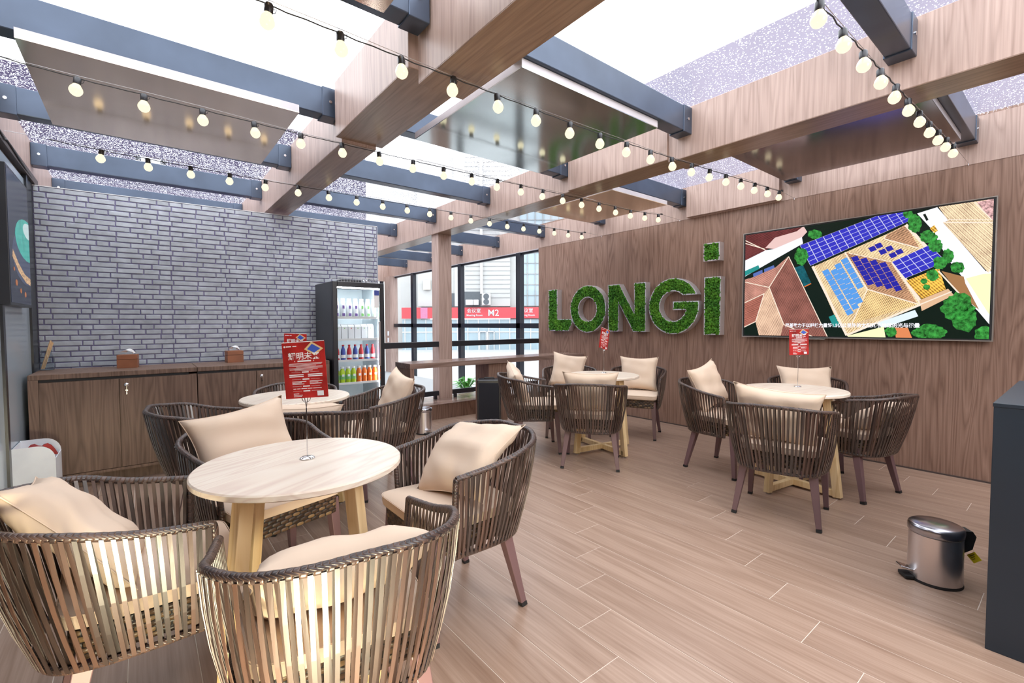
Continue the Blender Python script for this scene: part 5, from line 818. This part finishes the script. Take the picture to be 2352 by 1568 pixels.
# ------------------------------------------------------------------ loose pillows
def pillow_mesh(seed, w=.44, h=.42, T=.068, fold=0):
    rg = random.Random(seed); n = 18; v = []; ph = [rg.uniform(0, 6) for _ in range(6)]
    def pt(i, j, s):
        u, q = 2 * i / n - 1, 2 * j / n - 1; x = u * w / 2 * (1 - .13 * (1 - q * q) * abs(u) ** 2); z = q * h / 2 * (1 - .13 * (1 - u * u) * abs(q) ** 2)
        e = max(0, (1 - u ** 4) * (1 - q ** 4)) ** .5; wr_ = .0045 * (math.sin(7 * u + ph[0] + 3 * q) + math.sin(9 * q + ph[1] - 2 * u)) * e + .006 * math.sin(16 * (u * q) + ph[2]) * e * (abs(u) + abs(q)) / 2
        y = s * (T * e + wr_) + fold * (.5 - abs(q)) * .05; return (x, y, z)
    idx = {}
    for s in (1, -1):
        for i in range(n + 1):
            for j in range(n + 1):
                if s < 0 and (i in (0, n) or j in (0, n)): idx[s, i, j] = idx[1, i, j]; continue
                idx[s, i, j] = len(v); v.append(pt(i, j, s))
    f = [tuple(idx[s, a, b] for a, b in ((i, j), (i + 1, j), (i + 1, j + 1), (i, j + 1))) for s in (1, -1) for i in range(n) for j in range(n)]
    mb = MB().add(v, f); me = mb.mesh('pillow', 'cushion', smooth=False)
    for p in me.polygons: p.use_smooth = True
    seam = [v[idx[1, i, 0]] for i in range(n)] + [v[idx[1, n, j]] for j in range(n)] + [v[idx[1, n - i, n]] for i in range(n)] + [v[idx[1, 0, n - j]] for j in range(n)]
    return me, seam
# chair key: (dx, dy, dz of centre in chair frame, lean deg, roll deg, yaw deg, w, h, label)
PL_ = dict(
 FL1=(-.03, -.15, .66, 40, -14, 4, .50, .46, 'beige pillow leaning in the lower left armchair'),
 FB1=(-.02, -.10, .635, 58, 3, 0, .46, .44, 'beige pillow tipped back in the bottom centre armchair'),
 FR1=(-.01, -.07, .685, 50, 9, 6, .45, .44, 'beige pillow slumped in the armchair right of the nearest table'),
 BL1=(.02, -.16, .715, 20, 8, -4, .50, .38, 'large beige pillow upright in the armchair behind the nearest table'),
 C2=(-.06, -.12, .675, 48, 0, 10, .44, .42, 'beige pillow top showing in the armchair between the left tables'),
 D2=(-.02, -.16, .72, 20, -10, 0, .42, .42, 'beige pillow upright in the armchair before the fridge'),
 L4=(-.02, -.17, .735, 18, 12, 0, .44, .42, 'beige pillow with raised corner in the armchair left of the television table'),
 R4=(.02, -.15, .60, 55, 5, 0, .42, .40, 'beige pillow lying low in the armchair nearest the steel bin'),
 B4=(.0, -.15, .71, 25, 0, 12, .48, .40, 'beige pillow in the armchair against the wall below the television'),
 F4=(-.02, -.12, .695, 20, 5, 0, .54, .42, 'wide beige pillow showing over the back of the armchair before the television table'),
 F3=(.0, -.13, .695, 24, 0, 0, .50, .42, 'beige pillow showing over the back of the armchair before the middle table'),
 L3=(.0, -.16, .69, 24, 18, 0, .42, .40, 'beige pillow inside the armchair beside the loudspeaker'),
 R3=(.0, -.15, .71, 16, 0, 0, .46, .42, 'beige pillow upright in the armchair right of the middle table'),
 BL3=(.02, -.15, .745, 16, -8, 0, .42, .42, 'beige pillow in the armchair behind the middle table'))
for n_, (k, (dx, dy, dz, lean, roll, yw, w, h, lab)) in enumerate(PL_.items()):
    x, y, a, _ = CH[k]; me, seam = pillow_mesh(n_ * 3 + 1, w, h, .066 if k != 'FB1' else .075, 1 if k == 'FR1' else 0)
    o = put('pillow', me); tag(o, lab, 'pillow', 'beige pillows on the armchairs')
    o.matrix_world = Matrix.Translation((x, y, 0)) @ Matrix.Rotation(R(a), 4, 'Z') @ Matrix.Translation((dx, dy, dz)) @ Matrix.Rotation(R(yw), 4, 'Z') @ Matrix.Rotation(R(lean), 4, 'X') @ Matrix.Rotation(R(roll), 4, 'Y')
    MB().tube(seam, .0022, 5, closed=True).build('seam', 'cushion', o)

# ------------------------------------------------------------------ string lights
BULB = MB().lathe((0, 0, -.032), [(.001, -.029), (.012, -.027), (.021, -.020), (.0275, -.008), (.0285, .002), (.025, .014), (.018, .025), (.014, .032)], 18, caps=False).mesh('bulb', 'bulb_glow', smooth=True)
SOCK = MB().lathe((0, 0, 0), [(.0145, -.002), (.0165, .004), (.0165, .030), (.013, .036), (.003, .038)], 14).mesh('socket', 'bulb_socket', smooth=True)
CLIP = MB().tube([(.016, 0, .024), (.028, 0, .03), (.024, 0, .014), (.016, 0, .010)], .0016, 5).mesh('clip', 'bulb_socket')
def string(Y, x0, n, zf, wallx, wz, lab, wire_drop=.014):
    t = thing('string_light', lab, 'string lights', (0, Y, 0), 0, 'bulb strings across the ceiling'); tops = []
    for i in range(n):
        x = x0 + .2705 * i; z = zf(x); s = put('socket', SOCK, t, (x, 0, z)); s.rotation_euler = (random.uniform(-.1, .1), random.uniform(-.12, .12), random.uniform(-.5, .5))
        put('bulb', BULB, s); put('clip', CLIP, s); tops.append(Vector((x, 0, z + .034)))
    p = [Vector((x0 - .27, .0, zf(x0 - .27) + .04))]
    for a in tops:
        b = p[-1]; m = (a + b) / 2; p += [b.lerp(a, .25) + Vector((0, .004, -.003)), m + Vector((0, -.004, -.004)), b.lerp(a, .75) + Vector((0, .004, -.001)), a]
    p.append(tops[-1] + Vector((.06, 0, .012))); MB().tube(p, .0028, 5).build('cord', 'cord', t)
    MB().box((tops[-1].x + .05, -.006, tops[-1].z + .006), (tops[-1].x + .085, .006, tops[-1].z + .02)).build('end_plug', 'cord', t)
    w = [Vector((x0 - 1.0 if x0 > .3 else -.68, 0, zf(x0) + .052))] + [Vector((a.x, .003, a.z + .012 + .006 * math.sin(i))) for i, a in enumerate(tops)] + [Vector((wallx, 0, wz))]
    MB().tube(w, .0016, 4).build('steel_wire', 'steel_wire', t)
    MB().tube([(wallx - .03, 0, wz - .003), (wallx, 0, wz), (wallx, 0, wz - .015)], .003, 6).build('wall_hook', 'steel', t)
def zz(knots):
    def f(x):
        for (a, za), (b, zb) in zip(knots[:-1], knots[1:]):
            if x <= b: return za + (zb - za) * (x - a) / (b - a) + .028
        return knots[-1][1] + .028
    return f
string(.661, 1.73, 12, zz([(1.2, 2.44), (2.3, 2.455), (3.1, 2.487), (3.9, 2.512), (4.75, 2.568), (5.4, 2.6)]), 5.385, 2.632, 'string of warm bulbs above the right side, ending near the television top corner')
string(1.971, .135, 19, zz([(-.3, 2.475), (.9, 2.458), (2.2, 2.455), (3.1, 2.484), (4.2, 2.535), (5.0, 2.573)]), 5.385, 2.626, 'string of warm bulbs crossing the middle, ending left of the television')
string(3.294, -.225, 20, zz([(-.8, 2.545), (-.2, 2.528), (.8, 2.515), (2.0, 2.518), (3.5, 2.537), (4.4, 2.540), (5.0, 2.575)]), 5.385, 2.631, 'string of warm bulbs crossing above the second table to the boxed fascia')
string(4.57, -.195, 20, zz([(-.8, 2.55), (0, 2.536), (1.0, 2.525), (3.5, 2.528), (4.9, 2.552)]), 5.385, 2.617, 'farthest string of warm bulbs, ending above the letter L')
o = MB().tube(catmull([(-.70, 3.9, 2.60), (-.69, 4.35, 2.60), (-.68, 4.55, 2.565), (-.69, 4.75, 2.60), (-.69, 5.2, 2.58), (-.70, 5.7, 2.58)], 6), .006, 6).build('power_cable', 'cord'); tag(o, 'black power cable running along the top of the left wall', 'cable')

# ------------------------------------------------------------------ planting and outside world
t = thing('potted_plant', 'small leafy green plant outside the glass railing, seen under the counter', 'plant', (4.25, 6.55, 0))
MB().lathe((0, 0, 0), [(.10, 0), (.14, .2), (.13, .2)], 20).build('pot', 'concrete', t, smooth=True)
for k in range(34):
    a = k * 2.4; r_ = .05 + .12 * random.random(); h = .22 + .2 * random.random(); c, s = math.cos(a), math.sin(a)
    MB().add([(c * .02, s * .02, .19), (c * r_ - s * .03, s * r_ + c * .03, h), (c * r_ * 1.9, s * r_ * 1.9, h - .02), (c * r_ + s * .03, s * r_ - c * .03, h), (c * .02, s * .02, .186), (c * r_, s * r_, h + .012)], [(0, 1, 5), (1, 2, 5), (2, 3, 5), (3, 0, 5), (4, 3, 2, 1)]).build('leaf', 'plant_leaf', t)
g = struct(MB().box((-60, -60, -1.75), (90, 110, -1.6)).build('trim_5', 'concrete')); g.name = 'ground'
struct(MB().box((3.66, 5.98, -.06), (5.40, 12.3, .0)).build('trim_6', 'concrete'))
# hall 52 m away, perpendicular to the view axis; local x to the right, y away, z up
hd = Vector((math.sin(YAW), math.cos(YAW), 0)); hr = Vector((hd.y, -hd.x, 0)); hc = hd * 52
hall = thing('exhibition_hall', 'pale ribbed hall building with red banner outside the windows', 'building', (hc.x, hc.y, -1.6), -YAW)
PX = 52 / 1061.79; X = lambda px: (px - 1176) * PX; Z = lambda py: (740 - py) * PX + 2.92
MB().box((X(1045), 0, Z(700)), (X(1172), 8, 24)).build('clad_block', 'cladding', hall)
MB().box((X(1045), 0, 0), (X(1400), 8, Z(730))).build('base_block', 'cladding', hall)
MB().box((X(960), .3, Z(700)), (X(1045), 8, 22)).build('clad_block', 'cladding', hall)
MB().box((X(600), 2, 0), (X(960), 8, 20)).build('clad_block', 'cladding', hall)
MB().box((X(1172), .5, 0), (X(1420), 8, 24)).build('corner_block', 'cladding', hall)
rb = MB()
for z in range(40): rb.box((X(1070), -.06, Z(690) + .45 + z * .5), (X(1172), 0, Z(690) + .50 + z * .5))
rb.build('wall_ribs', 'rib_grey', hall)['kind'] = 'stuff'
MB().tube([(X(1107), -.25, Z(672)), (X(1107), -.25, 22)], .16, 10).build('drain_pipe', 'white_unit', hall)
MB().box((X(1067), -.15, Z(700)), (X(1104), -.02, Z(667))).build('dark_opening', 'cladding_dark', hall); MB().box((X(1034), .1, Z(700)), (X(1046), .28, Z(670))).build('dark_opening', 'cladding_dark', hall)
for a, b in ((1072, 1088), (1089, 1101)): MB().box((X(a), -1.0, Z(698)), (X(b), -.16, Z(686))).build('air_unit', 'white_unit', hall, bevel=.05)
u = MB().box((X(1109), -1.1, Z(698)), (X(1128), -.1, Z(672))).build('air_unit', 'white_unit', hall, bevel=.05)
for z in (691, 679): MB().lathe((X(1118.5), -1.14, Z(z)), [(.32, 0), (.32, .05)], 20, 'y').build('fan', 'cladding_dark', u)
MB().box((X(925), -.4, Z(728)), (X(1420), -.05, Z(703))).build('banner', 'banner_red', hall)
MB().box((X(968), -.42, Z(728)), (X(984), -.40, Z(703))).box((X(1008), -.42, Z(728)), (X(1022), -.40, Z(703))).build('banner_panel', 'banner_pink', hall)
def btxt(b, size, px, py, bold=.003): 
    M = Matrix(((1, 0, 0, X(px)), (0, 0, -1, -.43), (0, 1, 0, Z(py)), (0, 0, 0, 1))); text_obj('banner_text', b, size, 'white_unit', M, hall, .01, bold)
for px in (0, 119): btxt('会议室', .52, 1089.5 + px, 711); btxt('Meeting Room', .30, 1091 + px, 721); btxt('M2', 1.0, 1134 + px, 716, .004)
MB().box((X(925), -.1, 0), (X(1420), -.02, Z(730))).build('shop_glass', 'shop_blue', hall)
sf = MB()
for px in range(930, 1420, 24): sf.box((X(px), -.16, 0), (X(px) + .10, -.1, Z(730)))
sf.box((X(925), -.16, Z(760)), (X(1420), -.1, Z(760) + .1)); sf.build('glazing_bars', 'white_unit', hall)
for a in (1101, 1119):
    d = MB(); d.box((X(a), -.3, 0), (X(a) + .1, -.2, 2.1)); d.box((X(a + 15), -.3, 0), (X(a + 15) + .1, -.2, 2.1)); d.box((X(a), -.3, 2.0), (X(a + 15) + .1, -.2, 2.1)); d.build('door_frame', 'white_unit', hall)
MB().box((X(1193), .3, Z(700)), (X(1420), .48, 23)).build('curtain_wall', 'shop_blue', hall)
cw = MB()
for px in range(1193, 1420, 18): cw.box((X(px), .2, Z(700)), (X(px) + .08, .3, 23))
for k in range(16): cw.box((X(1193), .2, Z(700) + k * 1.2), (X(1420), .3, Z(700) + k * 1.2 + .07))
cw.build('curtain_grid', 'rib_grey', hall)
for a, b, c in ((974, 990, 662),): 
    MB().box((X(a), -.05, Z(c)), (X(b), .28, Z(c - 22))).build('window_unit', 'panel_tan_reflect', hall)
# buildings seen through the wet roof
t = thing('grey_building', 'tall grey building seen through the wet glass roof at left', 'building', (-14, 12.5, -1.6))
MB().box((0, 0, 0), (18.9, 10, 7.75)).build('block', 'building_grey', t)
for x, z, w, h in ((11.35, 5.9, .95, 1.2), (14.0, 5.9, .5, .5)):
    f = MB(); f.box((x, -.12, z), (x + .09, -.02, z + h)); f.box((x + w - .09, -.12, z), (x + w, -.02, z + h)); f.box((x, -.12, z + h - .09), (x + w, -.02, z + h)); f.box((x + .24, -.06, z), (x + w - .24, -.02, z + h * .7)); f.build('window_frame', 'white_paint', t)
for x in (16.3, 18.1): MB().box((x, -.5, 4.55), (x + .62, -.05, 4.95)).build('air_unit', 'white_unit', t, bevel=.03)
a_ = arc(14.35, 4.1, 1.0, 0, 180, 16); MB().prism(a_, lambda a, b, d: (a, d, b), -.6, -.05).build('arched_canopy', 'white_paint', t)
t = thing('lilac_building', 'plain lilac-grey building seen through the wet glass roof at right', 'building', (15, -14, -1.6)); MB().box((0, 0, 0), (12, 25, 11.9)).build('block', 'building_lilac', t)
for o in COL.objects:
    if o.type == 'MESH' and len(o.data.materials) == 0: print('nomat', o.name)
